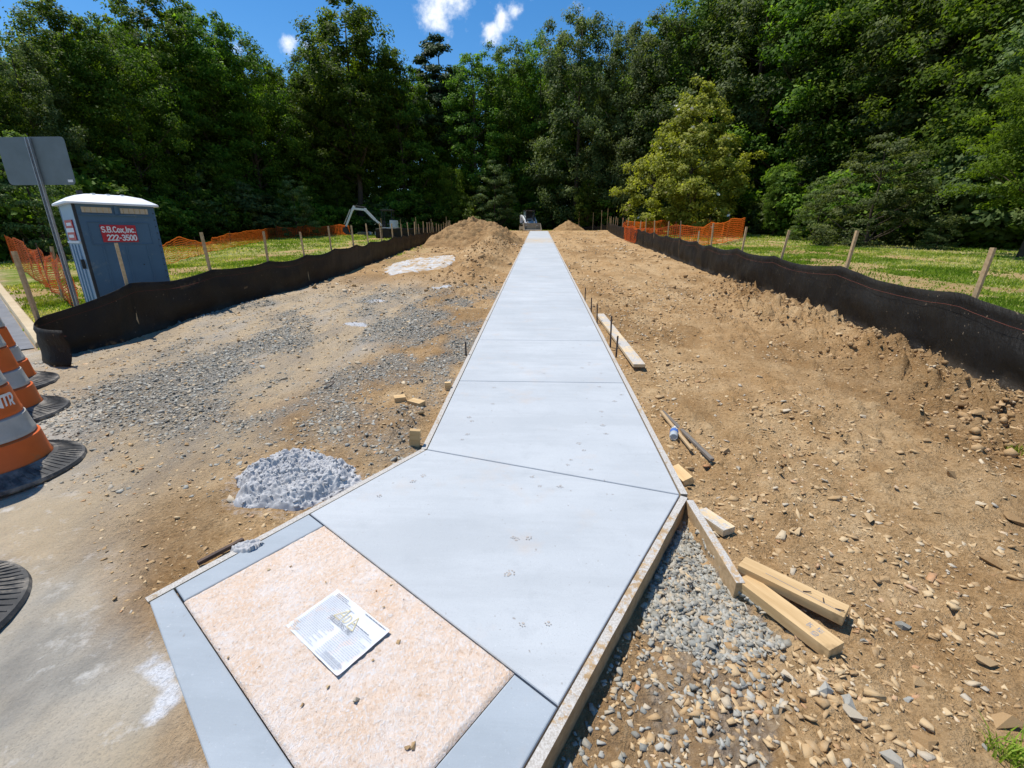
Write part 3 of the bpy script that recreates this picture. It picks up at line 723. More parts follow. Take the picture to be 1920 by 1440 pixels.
# ------------------------------------------------------------------ spilled earth and concrete
def mound(name, cx, cy, rx, ry, h, mat, label, cat, seed, rough=.16, peak=1.0, n=110, sharp=False, tilt=0):
    a = np.linspace(0, 2 * np.pi, n, endpoint=False); r = np.linspace(0, 1, n // 2)
    Rr, Aa = np.meshgrid(r, a, indexing='ij')
    edge = 1 + .22 * (fbm(np.cos(Aa) * 2 + 5, np.sin(Aa) * 2 + seed, seed, 3) - .5) * 2
    x = cx + Rr * rx * edge * np.cos(Aa); y = cy + Rr * ry * edge * np.sin(Aa)
    p = np.clip(1 - Rr, 0, 1)
    hh = (ss01(p * 2.4) * .75 + .25 * p) if sharp else p ** peak
    nn = (fbm(x * 3.2 / rx, y * 3.2 / rx, seed, 4) - .5) * 2 * rough + (fbm(x * 11 / rx, y * 11 / rx, seed + 3, 3) - .5) * rough * 1.2
    if sharp: nn = nn * .8 + (fbm(x * 18, y * 18, seed + 8, 4) - .5) * rough * 2.6 + (fbm(x * 60, y * 60, seed + 9, 3) - .5) * rough * 2.0 - np.maximum(0, fbm(x * 9, y * 9, seed + 6, 2) - .62) * rough * 5
    z = gz(x, y) + h * (hh * (1 + tilt * Rr * np.cos(Aa)) + nn * ss01(p * 5)) - .03 * (1 - ss01(p * 8))
    idx = np.arange(x.size).reshape(x.shape)
    f = np.stack([idx[:-1, :], idx[1:, :], np.roll(idx, -1, 1)[1:, :], np.roll(idx, -1, 1)[:-1, :]], -1).reshape(-1, 4)
    me = npmesh(name, np.stack([x.ravel(), y.ravel(), z.ravel()], 1), f[:, ::-1] if False else f, smooth=not sharp)
    bm = bmesh.new(); bm.from_mesh(me); bmesh.ops.remove_doubles(bm, verts=bm.verts, dist=1e-5); bmesh.ops.recalc_face_normals(bm, faces=bm.faces); bm.to_mesh(me); bm.free()
    o = link(name, me, mat); return tag(o, label, cat)
def earth_mat():
    t = NT('pile_earth'); co = t.coord()
    nM = t.noise(co, 2.0, 7, .65); nF = t.noise(co, 16, 6, .65)
    col = t.ramp(nM, [(.3, (.25, .145, .062)), (.5, (.36, .22, .10)), (.7, (.45, .295, .145))])
    col = t.mix(t.ramp(nF, [(.6, 0.0), (.75, .5)]), col, (.58, .46, .30))
    col = t.mix(t.ramp(nF, [(.3, .4), (.46, 0.0)]), col, (.17, .10, .045))
    t.pbr(col, .95, nF, .9, .08, spec=.1)
earth_mat()
mound('dirt_pile', -3.75, 26.6, 3.0, 4.6, 1.40, 'pile_earth', 'large tan dirt pile left of the path near the far end', 'dirt pile', 12, .24, 1.0, 200)
mound('dirt_pile', 2.95, 48.2, 1.75, 1.6, .98, 'pile_earth', 'small dirt pile right of the path end beside the track loader', 'dirt pile', 15, .12, 1.0, 90)
simple('lime_crust', (.62, .62, .61), (.44, .42, .38), 3, .9, .5, .02, dirt=((.44, .31, .17), 3.2, .44))
mound('concrete_washout', -3.75, 15.1, 1.05, 2.5, .10, 'lime_crust', 'crusted white patch of washed out concrete by the left silt fence', 'concrete crust', 27, .5, .6, 120)
mound('concrete_spill', -1.50, 2.42, .40, .31, .10, 'wet_concrete', 'lumpy heap of grey waste concrete beside the ramp', 'concrete heap', 19, .26, 1, 240, True)

# ------------------------------------------------------------------ loose stones
def stone_batch(P, size, seed, flat=.5, jit=.36):
    """angular chips: jittered boxes resting on the ground; P (N,2)"""
    rg = np.random.default_rng(seed); N = len(P)
    cub = np.array([[-1, -1, -1], [1, -1, -1], [1, 1, -1], [-1, 1, -1], [-1, -1, 1], [1, -1, 1], [1, 1, 1], [-1, 1, 1]], float) * .5
    V = cub[None] * (1 + 0 * P[:, :1, None]) + rg.uniform(-jit, jit, (N, 8, 3)) * np.array((1, 1, .45)); V[:, 4:, :2] = V[:, :4, :2] + rg.uniform(-.14, .14, (N, 4, 2))
    V[:, 4:, :2] *= rg.uniform(.75, 1.0, (N, 1, 1))
    V *= np.stack([np.ones(N), rg.uniform(.55, 1, N), rg.uniform(.5, 1.2, N) * flat], 1)[:, None]
    V *= size[:, None, None]
    a = rg.uniform(0, 6.283, N); tx = rg.normal(0, .3, N); ty = rg.normal(0, .3, N)
    V[..., 2] += V[..., 0] * tx[:, None] + V[..., 1] * ty[:, None]
    c, s = np.cos(a)[:, None], np.sin(a)[:, None]
    x = V[..., 0] * c - V[..., 1] * s; y = V[..., 0] * s + V[..., 1] * c
    z = gz(P[:, 0], P[:, 1])
    V = np.stack([x + P[:, :1], y + P[:, 1:], V[..., 2] + (z + size * flat * rg.uniform(.05, .35, N))[:, None]], -1)
    F = np.array([[0, 3, 2, 1], [4, 5, 6, 7], [0, 1, 5, 4], [1, 2, 6, 5], [2, 3, 7, 6], [3, 0, 4, 7]])
    F = (F[None] + 8 * np.arange(N)[:, None, None]).reshape(-1, 4)
    return V.reshape(-1, 3), F, np.repeat(rg.random(N), 8)
def scatter(n, seed, xr, yr, wfn, ypow=1.0):
    rg = np.random.default_rng(seed); out = []
    tot = 0
    while tot < n:
        m = n * 3
        x = rg.uniform(*xr, m); y = yr[0] + (yr[1] - yr[0]) * rg.random(m) ** ypow
        k = (rg.random(m) < wfn(x, y)) & (slabdist(x, y) > .055)
        out.append(np.stack([x[k], y[k]], 1)); tot += k.sum()
        if len(out) > 12: break
    return np.concatenate(out)[:n]
def infront(x, y): return (np.abs(x + .05 * y) < 1.25 * (y + .3) + .4)
def stones():
    # crushed grey stone
    wleft = lambda x, y: zones(x, y)[0] ** 1.3 * infront(x, y) * .9 + .03 * infront(x, y)
    P = scatter(21000, 5, (-5.6, -.8), (2.2, 10.5), wleft, 1.5); s = RNG.gamma(2.2, .0042, len(P)) * (0.85 + .06 * P[:, 1]) + .004
    V, F, T = stone_batch(P, s, 1, .4); a = (V, F, T)
    P = scatter(2900, 6, (-.2, 1.15), (.45, 2.4), lambda x, y: np.where(inpoly(x, y, [(0.84, 2.40), (0.95, 1.78), (1.03, 1.45), (0.74, 1.36), (0.46, 1.52)]), 1.0, np.where(inpoly(x, y, WEDGE), .11, 0.0)), 1.0)
    s = RNG.uniform(.010, .027, len(P)); V2, F2, T2 = stone_batch(P, s, 2, .5, .38)
    o = link('crushed_stone', npmesh('crushed_stone', np.concatenate([V, V2]), np.concatenate([F, F2 + len(V)]), np.concatenate([T, T2])), 'gravel_stone')
    tag(o, 'fine grey crushed stone strewn over the earth', 'gravel', kind='stuff')
    # tan shale chips
    wr = lambda x, y: (infront(x, y) & (x < fenceR_x(y) - .1)) * (.12 + 1.0 * ss01((fbm(x * 1.3, y * 1.1, 91) - .42) / .14))
    P = scatter(17000, 8, (.2, 4.6), (.5, 12), wr, 1.9); s = RNG.gamma(1.4, .0055, len(P)) * (1 + .05 * P[:, 1]) + .004
    s = np.minimum(s, .05)
    V, F, T = stone_batch(P, s, 3, .34)
    Pw = scatter(1300, 31, (-.3, 1.3), (.4, 1.9), lambda x, y: inpoly(x, y, [(.75, 1.5), (1.3, 1.3), (1.2, .5), (-.3, .4)]) * 1.0, 1.0); sw = np.minimum(RNG.gamma(1.8, .0064, len(Pw)) + .006, .04)
    Vw, Fw, Tw = stone_batch(Pw, sw, 33, .4); V, F, T = np.concatenate([V, Vw]), np.concatenate([F, Fw + len(V)]), np.concatenate([T, Tw])
    wl = lambda x, y: (infront(x, y) & (x > -5.6) & (street_d(x, y) < .1)) * .5
    P = scatter(9000, 9, (-5.5, -.8), (1.4, 12), wl, 1.5); s = RNG.gamma(1.6, .0040, len(P)) * (1 + .06 * P[:, 1]) + .003
    V2, F2, T2 = stone_batch(P, s, 4, .34)
    wf = lambda x, y: ((x > fenceL_x(y) + .2) & (x < fenceR_x(y) - .2)) * (.15 + .85 * ss01((fbm(x * .8, y * .6, 95) - .45) / .12))
    P = scatter(3000, 10, (-7, 6), (9, 45), wf, 1.0); s = RNG.gamma(1.6, .016, len(P)) + .015; s = np.minimum(s, .10)
    V3, F3, T3 = stone_batch(P, s, 5, .5)
    n1 = len(V); n2 = n1 + len(V2)
    o = link('earth_chips', npmesh('earth_chips', np.concatenate([V, V2, V3]), np.concatenate([F, F2 + n1, F3 + n2]), np.concatenate([T, T2, T3])), 'tan_stone')
    tag(o, 'small tan shale chips and crumbs of earth strewn over the ground', 'rubble', kind='stuff')
    # rounded clods: lumpy low-poly balls
    bm = bmesh.new(); bmesh.ops.create_icosphere(bm, subdivisions=1, radius=.5); bv = np.array([v.co[:] for v in bm.verts]); bf = np.array([[v.index for v in f.verts] for f in bm.faces]); bm.free()
    def clods(P, s, seed, sink=.2):
        rg = np.random.default_rng(seed); N = len(P)
        k = 1 + .5 * (rg.random((N, 1, 1)) - .5)
        ph = rg.uniform(0, 6.28, (N, 3)); fr = rg.uniform(3, 7, (N, 3))
        d = 1 + .16 * np.sin(bv[None, :, 0] * fr[:, :1] + ph[:, :1]) + .16 * np.sin(bv[None, :, 1] * fr[:, 1:2] + ph[:, 1:2]) + .12 * np.sin(bv[None, :, 2] * fr[:, 2:] + ph[:, 2:]) + rg.normal(0, .17, (N, len(bv)))
        V = bv[None] * d[..., None] * np.stack([np.ones(N), rg.uniform(.65, 1, N), rg.uniform(.6, 1.0, N)], 1)[:, None] * s[:, None, None]
        a = rg.uniform(0, 6.283, N); c, q = np.cos(a)[:, None], np.sin(a)[:, None]
        x = V[..., 0] * c - V[..., 1] * q; y = V[..., 0] * q + V[..., 1] * c; z = gz(P[:, 0], P[:, 1]) + s * (.3 - sink)
        return np.stack([x + P[:, :1], y + P[:, 1:], V[..., 2] + z[:, None]], -1).reshape(-1, 3), (bf[None] + len(bv) * np.arange(N)[:, None, None]).reshape(-1, 3), np.repeat(rg.random(N), len(bv))
    wb = lambda x, y: np.exp(-((fenceR_x(y) - x - .55) / .42) ** 2) * (x < fenceR_x(y) - .1) * (.25 + .75 * ss01((fbm(x * 1.5, y * 1.2, 99) - .4) / .15))
    P = scatter(3000, 11, (2.4, 4.6), (2.9, 11), wb, 1.3); s = np.minimum(RNG.gamma(1.0, .014, len(P)) + .009, .085)
    V, F, T = clods(P, s, 1)
    wm = lambda x, y: np.exp(-((x + 1.9) / .8) ** 2) * ss01((y - 8) / 3) + .5 * np.exp(-((x + 3.7) ** 2 + ((y - 24) / 1.4) ** 2) / 8) + .25 * (x > 1) * (x < 4.5) * ss01((fbm(x * 1.1, y * .8, 97) - .5) / .1) + .4 * np.exp(-((x + 1.1) ** 2 / .08 + (y - 3.2) ** 2 / .15))
    P = scatter(1500, 12, (-6, 4.5), (2.9, 32), wm, 1.0); s = np.minimum(RNG.gamma(1.5, .022, len(P)) + .015, .16) * np.clip(P[:, 1] / 9, .45, 1.2)
    V2, F2, T2 = clods(P, s, 2)
    o = link('earth_clods', npmesh('earth_clods', np.concatenate([V, V2]), np.concatenate([F, F2 + len(V)]), np.concatenate([T, T2]), smooth=False), 'clod_earth')
    tag(o, 'crumbly clods of brown earth heaped along the fence and ridges', 'earth', kind='stuff')
    rgc = np.random.default_rng(4); a = rgc.uniform(0, 6.283, 700); q = rgc.random(700) ** .6 * 1.12
    P = np.stack([-1.50 + .40 * q * np.cos(a), 2.42 + .31 * q * np.sin(a)], 1); P = P[slabdist(P[:, 0], P[:, 1]) > .05]
    hp = bpy.data.objects['concrete_spill']; hco = np.zeros(len(hp.data.vertices) * 3, np.float32); hp.data.vertices.foreach_get('co', hco); hco = hco.reshape(-1, 3)
    zt = np.array([hco[np.argmin((hco[:, 0] - x) ** 2 + (hco[:, 1] - y) ** 2), 2] for x, y in P])
    V, F, T = clods(P, rgc.gamma(1.6, .006, len(P)) + .005, 9); N0 = len(bv); V = V.reshape(-1, N0, 3); V[..., 2] += (zt - gz(P[:, 0], P[:, 1]))[:, None]
    link('crumb', npmesh('crumb', V.reshape(-1, 3), F, T), 'wet_concrete', hp)['kind'] = 'stuff'
    # the stones that stand out one by one
    protos = []
    rg = np.random.default_rng(77)
    for i in range(8):
        bm = bmesh.new()
        for q in range(9):
            v = rg.normal(0, 1, 3); v /= np.linalg.norm(v); bm.verts.new(v * np.array((.55, .4, .26 if i % 2 else .34)) * rg.uniform(.8, 1.15))
        bmesh.ops.convex_hull(bm, input=bm.verts); bmesh.ops.delete(bm, geom=[v for v in bm.verts if not v.link_faces], context='VERTS'); bmesh.ops.recalc_face_normals(bm, faces=bm.faces)
        me = bpy.data.meshes.new('stone'); bm.to_mesh(me); bm.free()
        a = me.attributes.new('tint', 'FLOAT', 'POINT'); a.data.foreach_set('value', np.full(len(me.vertices), i / 8.0, np.float32)); protos.append(me)
    gp = [m.copy() for m in protos]
    cp = [m.copy() for m in protos]
    for m in cp: m.materials.append(MATS['clod_earth'])
    for m in protos: m.materials.append(MATS['tan_stone'])
    for m in gp: m.materials.append(MATS['gravel_stone'])
    def put(x, y, s, grey, sink=.12, zr=None):
        s = min(s, .105)
        o = link('stone', (cp if s > .1 else gp if grey else protos)[random.randrange(8)], None, GROUND)
        o.location = (x, y, gz1(x, y) + s * (.20 - sink)); o.scale = (s, s * random.uniform(.8, 1.1), s * random.uniform(.7, 1.1)); o.rotation_euler = (random.uniform(-.3, .3), random.uniform(-.3, .3), random.uniform(0, 6.28))
    P = scatter(135, 21, (.1, 1.1), (.7, 2.36), lambda x, y: inpoly(x, y, [(0.84, 2.36), (0.93, 1.8), (1.00, 1.46), (0.74, 1.38), (0.48, 1.52)]) * 1.0, 1.0)
    for x, y in P: put(x, y, random.uniform(.022, .042), random.random() < .9)
    P = scatter(40, 22, (.2, 1.5), (.6, 1.5), lambda x, y: (x > .3) * 1.0, 1.0)
    for x, y in P: put(x, y, random.uniform(.025, .05), random.random() < .7, .2)
    for px, py, s, g in ((1640, 825, .10, 0), (1360, 850, .13, 0), (1622, 975, .09, 0), (1495, 1000, .08, 0), (1340, 1005, .07, 0), (1785, 895, .09, 0), (1330, 1215, .075, 1), (1690, 1180, .06, 1), (1850, 1245, .08, 0), (1735, 1395, .13, 0), (1680, 1435, .09, 1), (1590, 1320, .07, 1), (1540, 1300, .08, 1), (1600, 1345, .07, 1), (1860, 1060, .12, 0), (1900, 980, .14, 0), (1625, 690, .26, 0), (1800, 765, .16, 1), (1835, 775, .12, 0), (1310, 905, .06, 0), (1285, 905, .06, 0), (1275, 880, .05, 0), (770, 775, .07, 0), (823, 765, .05, 0), (1420, 840, .05, 0),
                        (1385, 880, .05, 0), (1550, 1145, .06, 1), (1480, 1270, .06, 0), (1250, 1240, .05, 0), (1180, 1320, .05, 0), (1890, 1360, .12, 0), (1750, 1090, .06, 0), (1660, 1090, .05, 0), (1480, 1010, .05, 0), (1700, 1000, .05, 0), (1430, 930, .045, 0), (1505, 870, .05, 0), (1735, 830, .06, 0), (400, 740, .06, 1), (265, 790, .06, 1), (470, 700, .05, 1), (350, 835, .05, 0), (120, 760, .04, 0), (600, 700, .06, 1), (735, 690, .06, 1), (700, 660, .06, 1)):
        p = G(px, py); put(p.x, p.y, s, g)
    P = scatter(60, 23, (1.0, 4.0), (1.2, 9), lambda x, y: infront(x, y) * 1.0, 1.3)
    for x, y in P: put(x, y, random.uniform(.03, .065), random.random() < .15)
    # pebbles lying on the tactile pad
    for px, py, s in ((747, 1207, .016), (735, 1100, .012), (705, 1112, .010), (565, 1325, .013), (670, 1315, .022), (775, 1402, .020), (765, 1405, .014), (615, 1290, .012), (505, 1070, .012), (720, 1140, .008), (700, 1240, .008), (430, 1235, .010), (610, 1095, .010), (545, 1065, .010)):
        d = ray(px, py); tt = -CAMH / (d[2] - SLOPE * d[1]); o = link('stone', protos[random.randrange(8)], None, PAD)
        o.location = (d[0] * tt, d[1] * tt, slabz(d[1] * tt) + .008); o.scale = (s * 1.5,) * 3; o.rotation_euler = (0, 0, random.random() * 6)
stones()

# ------------------------------------------------------------------ paper sheet on the pad
def label_sheet():
    def onslab(px, py):
        d = ray(px, py); tt = -CAMH / (d[2] - SLOPE * d[1]); return np.array((d[0] * tt, d[1] * tt))
    T, Rr, Bm, Lf = onslab(632, 1107), onslab(732, 1188), onslab(633, 1276), onslab(537, 1175)
    c = (T + Rr + Bm + Lf) / 4
    ux = ((Rr - T) + (Bm - Lf)) / 2; W = np.linalg.norm(ux); uy = ((T - Lf) + (Rr - Bm)) / 2; Hh = np.linalg.norm(uy)
    ang = math.atan2(ux[1], ux[0])
    root = empty('instruction_sheet', (c[0], c[1], slabz(c[1]) + .011), 0, 'white printed instruction sheet lying on the peach tactile pad', 'paper sheet')
    root.rotation_euler = (math.atan(SLOPE), 0, ang)
    n = 24; m = MB()
    for j in range(n + 1):
        for i in range(n + 1):
            x, y = (i / n - .5) * W, (j / n - .5) * Hh
            m.v.append((x, y, .0012 * math.sin(x * 60 + y * 33) * math.cos(y * 47) + (.004 if (i in (0, n) and j in (0, n)) else 0)))
    for j in range(n):
        for i in range(n): m.f.append((j * (n + 1) + i, j * (n + 1) + i + 1, (j + 1) * (n + 1) + i + 1, (j + 1) * (n + 1) + i))
    m.build('paper', 'paper', root, smooth=True)
    Z = .0035
    def lines(x0, x1, y0, y1, k, mat='ink', wd=.0013):
        q = MB()
        for i in range(k):
            y = y1 + (y0 - y1) * i / max(1, k - 1); e = x1 - (x1 - x0) * random.choice((0, 0, .05, .3, .12)); x = x0
            while x < e:
                L = min(random.uniform(.008, .03), e - x); q.add([(x, y - wd, Z), (x + L, y - wd, Z), (x + L, y + wd, Z), (x, y + wd, Z)], [(0, 1, 2, 3)]); x += L + .003
        o = q.build('printed_text', mat, root); o['kind'] = 'stuff'; return o
    w, h = W / 2, Hh / 2
    lines(-w * .92, -w * .02, -h * .88, h * .70, 26)          # left column
    lines(-w * .85, -w * .25, h * .78, h * .90, 3, 'ink_dark')
    lines(w * .20, w * .95, h * .45, h * .92, 2, 'ink_dark', .002)
    lines(w * .12, w * .92, -h * .92, h * .38, 20)
    lines(w * .30, w * .9, -h * 1.0 + .012, -h * .75, 4)
    # emblem: yellow peak shapes with the letters between them
    em = MB(); cx, cy, s = 0.0, h * .42, W * .17
    for sg in (-1, 1):      # the two outer letters are drawn as slanted yellow peaks
        q = [(sg * 1.05, -.38), (sg * .40, -.38), (sg * .48, .50)]
        for k in range(3):
            a, b = q[k], q[(k + 1) % 3]; em.bar((cx + a[0] * s, cy + a[1] * s, Z + .0002 * k), (cx + b[0] * s, cy + b[1] * s, Z + .0002 * k), s * .05, .0004)
        em.bar((cx + sg * .42 * s, cy - .02 * s, Z + .0009), (cx + sg * .72 * s, cy - .02 * s, Z + .0009), s * .05, .0004)
    em.build('emblem', 'ink_yellow', root)
    lettering('emblem_lettering', 'D', s * .6, 'ink_yellow', root, (cx, cy - s * .02, Z + .0006), (0, 0, 0), .09)
    lettering('emblem_caption', 'SOLUTIONS, INC.', s * .28, 'ink_dark', root, (cx, cy - s * .55, Z + .0006), (0, 0, 0), .14)
label_sheet()

# ------------------------------------------------------------------ lumber and small things on the ground
def board(name, mat, P, Q, w, t, label, cat, group=None, roll=0, zup=.0, tilt=None):
    """board lying from ground point P to Q; w wide across, t thick"""
    P, Q = Vector((*P, gz1(*P))), Vector((*Q, gz1(*Q))); 
    mid = (P + Q) / 2; zz = max(gz1(*(P.lerp(Q, k).xy)) - (P.lerp(Q, k)).z for k in (0, .25, .5, .75, 1))
    L = (Q - P).length
    m = MB(); m.box((0, 0, 0), (L, w, t))
    o = m.build(name, mat, bevel=.0025)
    d = (Q - P).normalized(); side = Vector((0, 0, 1)).cross(d).normalized(); up = d.cross(side)
    o.matrix_world = Matrix.Translation(mid + Vector((0, 0, zz + t / 2 - .004 + zup))) @ Matrix((d, side, up)).transposed().to_4x4() @ Matrix.Rotation(roll, 4, 'X')
    return tag(o, label, cat, group)
def lumber():
    lo = board('lumber_board', 'lumber', (0.965, 1.745), (1.155, 1.375), .089, .05, 'lower of two fresh yellow boards, its near end stamped, beside the gravel', 'board')
    lettering('stamp', 'KD HT', .020, 'ink_dark', lo, (.135, -.002, .0254), (0, 0, R(90)), .14)
    lettering('stamp', 'SPF', .016, 'ink_dark', lo, (.10, .006, .0254), (0, 0, R(90)), .14)
    up = board('lumber_board', 'lumber', (0.985, 1.815), (1.28, 1.525), .089, .045, 'upper of two fresh yellow boards with nails, lying beside the gravel', 'board', zup=.022)
    for x, y, a in ((.05, -.01, .5), (.12, .01, -1.3), (.17, -.02, .2)):
        q = MB(); q.bar((x, y, .0245), (x + .03 * math.cos(a), y + .03 * math.sin(a), .03), .0035, .0035); q.build('nail', 'rusty_steel', up)
    q = MB(); q.bar((-.1, -.008, .0232), (.19, -.022, .0232), .0016, .0012); q.build('pencil_line', 'ink_dark', up)
    m = MB(); a = Vector((.90, 2.32)); b = Vector((.935, 1.70)); 
    za, zb = slabz(2.32), slabz(1.70) - .01
    m.bar((a.x, a.y, za - .066), (b.x, b.y, zb - .058), .042, .125)
    o = m.build('form_board', 'form_wood', bevel=.004); tag(o, 'cement caked form board sticking out past the ramp corner toward the yellow boards', 'form board', 'wooden form boards along the concrete')
    board('lumber_block', 'lumber_pale', (.945, 2.26), (1.035, 2.08), .085, .04, 'short pale offcut leaning at the ramp corner on the right', 'wood block')
    board('plank', 'lumber_pale', (1.035, 7.45), (1.115, 4.74), .13, .035, 'long pale plank lying on the dirt right of the path', 'plank', zup=.01)
    board('lumber_block', 'lumber', (-1.26, 3.70), (-1.17, 3.74), .085, .045, 'rounded yellow wood chunk, left of a pair on the grey gravel', 'wood block')
    board('lumber_block', 'lumber', (-1.11, 3.68), (-.985, 3.62), .085, .04, 'short yellow offcut, right of a pair on the grey gravel', 'wood block')
    m = MB(); m.box((0, 0, .02), (.075, .04, .20)); o = m.build('form_stake', 'lumber', bevel=.003, loc=(-.865, 2.90, slabz(2.9) - .01), rot=(.05, .1, .12)); tag(o, 'square wooden stake driven at the left bend of the path edge', 'stake')
    m = MB(); m.box((0, 0, .0), (.06, .035, .16)); o = m.build('form_stake', 'lumber', bevel=.003, loc=(-.835, 4.03, slabz(4.0) - .03), rot=(.05, -.05, .1)); tag(o, 'small wooden stake on the left path edge beyond the two offcuts', 'stake')
    board('lumber_block', 'lumber', (.93, 2.72), (.97, 2.55), .07, .05, 'wedge of yellow wood against the right form board below the bottle', 'wood block', roll=.4)
    # two weathered flat bars
    a = board('flat_bar', 'grey_wood', (1.075, 3.62), (1.21, 2.82), .028, .022, 'longer of two weathered grey laths right of the bottle', 'lath')
    b = board('flat_bar', 'grey_wood', (1.058, 3.60), (1.115, 2.95), .022, .018, 'shorter brown lath beside the plastic bottle', 'lath')
    b.data.materials.clear(); b.data.materials.append(MATS['stake_wood'])
    board('flat_bar', 'rusty_steel', (-1.60, 1.69), (-1.48, 1.86), .02, .02, 'dark steel bar lying by the left edge of the ramp', 'steel bar', zup=.015)
    mound('concrete_spill', -1.42, 1.80, .10, .06, .045, 'wet_concrete', 'small splat of grey concrete beside the dark steel bar', 'concrete heap', 23, .3, 1, 60, True)
    # steel form pins
    labs = ['farthest dark steel pin at the right edge of the path', 'second farthest steel pin at the right edge of the path', 'steel pin at the right path edge beside the far end of the plank', 'tall steel pin standing against the middle of the plank', 'nearest steel pin at the right path edge beside the plank', 'lone steel pin at the left edge of the path']
    for (x, y, h), lb in zip(((.925, 8.85, .27), (.925, 7.75, .27), (.93, 6.95, .30), (.935, 5.62, .40), (.945, 5.22, .26), (-.83, 5.12, .17)), labs):
        m = MB(); m.tube([(0, 0, -.15), (0, 0, h - .01), (.0, 0, h)], [.0105, .0105, .008], 8)
        o = m.build('steel_pin', 'rusty_steel', loc=(x, y, gz1(x, y)), rot=(random.uniform(-.06, .06), random.uniform(-.05, .05), 0), smooth=True); tag(o, lb, 'steel pin', 'steel form pins')
    # bottle
    p = G(1262, 828); bt = empty('plastic_bottle', (p.x, p.y, gz1(p.x, p.y) + .034), R(72), 'clear plastic drinks bottle lying in the dirt by the right path edge', 'bottle')
    prof_ = [(0.0, 0), (.026, .002), (.031, .012), (.031, .05), (.029, .055), (.031, .06), (.031, .12), (.029, .128), (.030, .14), (.022, .168), (.012, .182), (.012, .19), (0, .19)]
    m = MB(); m.lathe(prof_, 18); o = m.build('body', 'clear_plastic', bt, rot=(0, math.pi / 2, 0), smooth=True)
    m = MB(); m.lathe([(.0315, .062), (.0318, .064), (.0318, .112), (.0315, .114)], 18); m.build('wrap_label', 'ink_blue', o, smooth=True)
    m = MB(); m.lathe([(0, .20), (.0145, .20), (.0145, .187), (0, .186)], 14); m.build('cap', 'white_print', o, smooth=True)
    # bit of tie wire
    p = G(610, 733); m = MB(); m.tube([(p.x + .09 * math.sin(k * .5) - .02 * k / 3, p.y + .02 * k, p.z + .02 + .05 * math.sin(k * .45)) for k in range(9)], .0045, 6)
    o = m.build('tie_wire', 'rusty_steel', smooth=True); tag(o, 'curl of dark tie wire on the grey gravel left of the path', 'wire')
lumber()

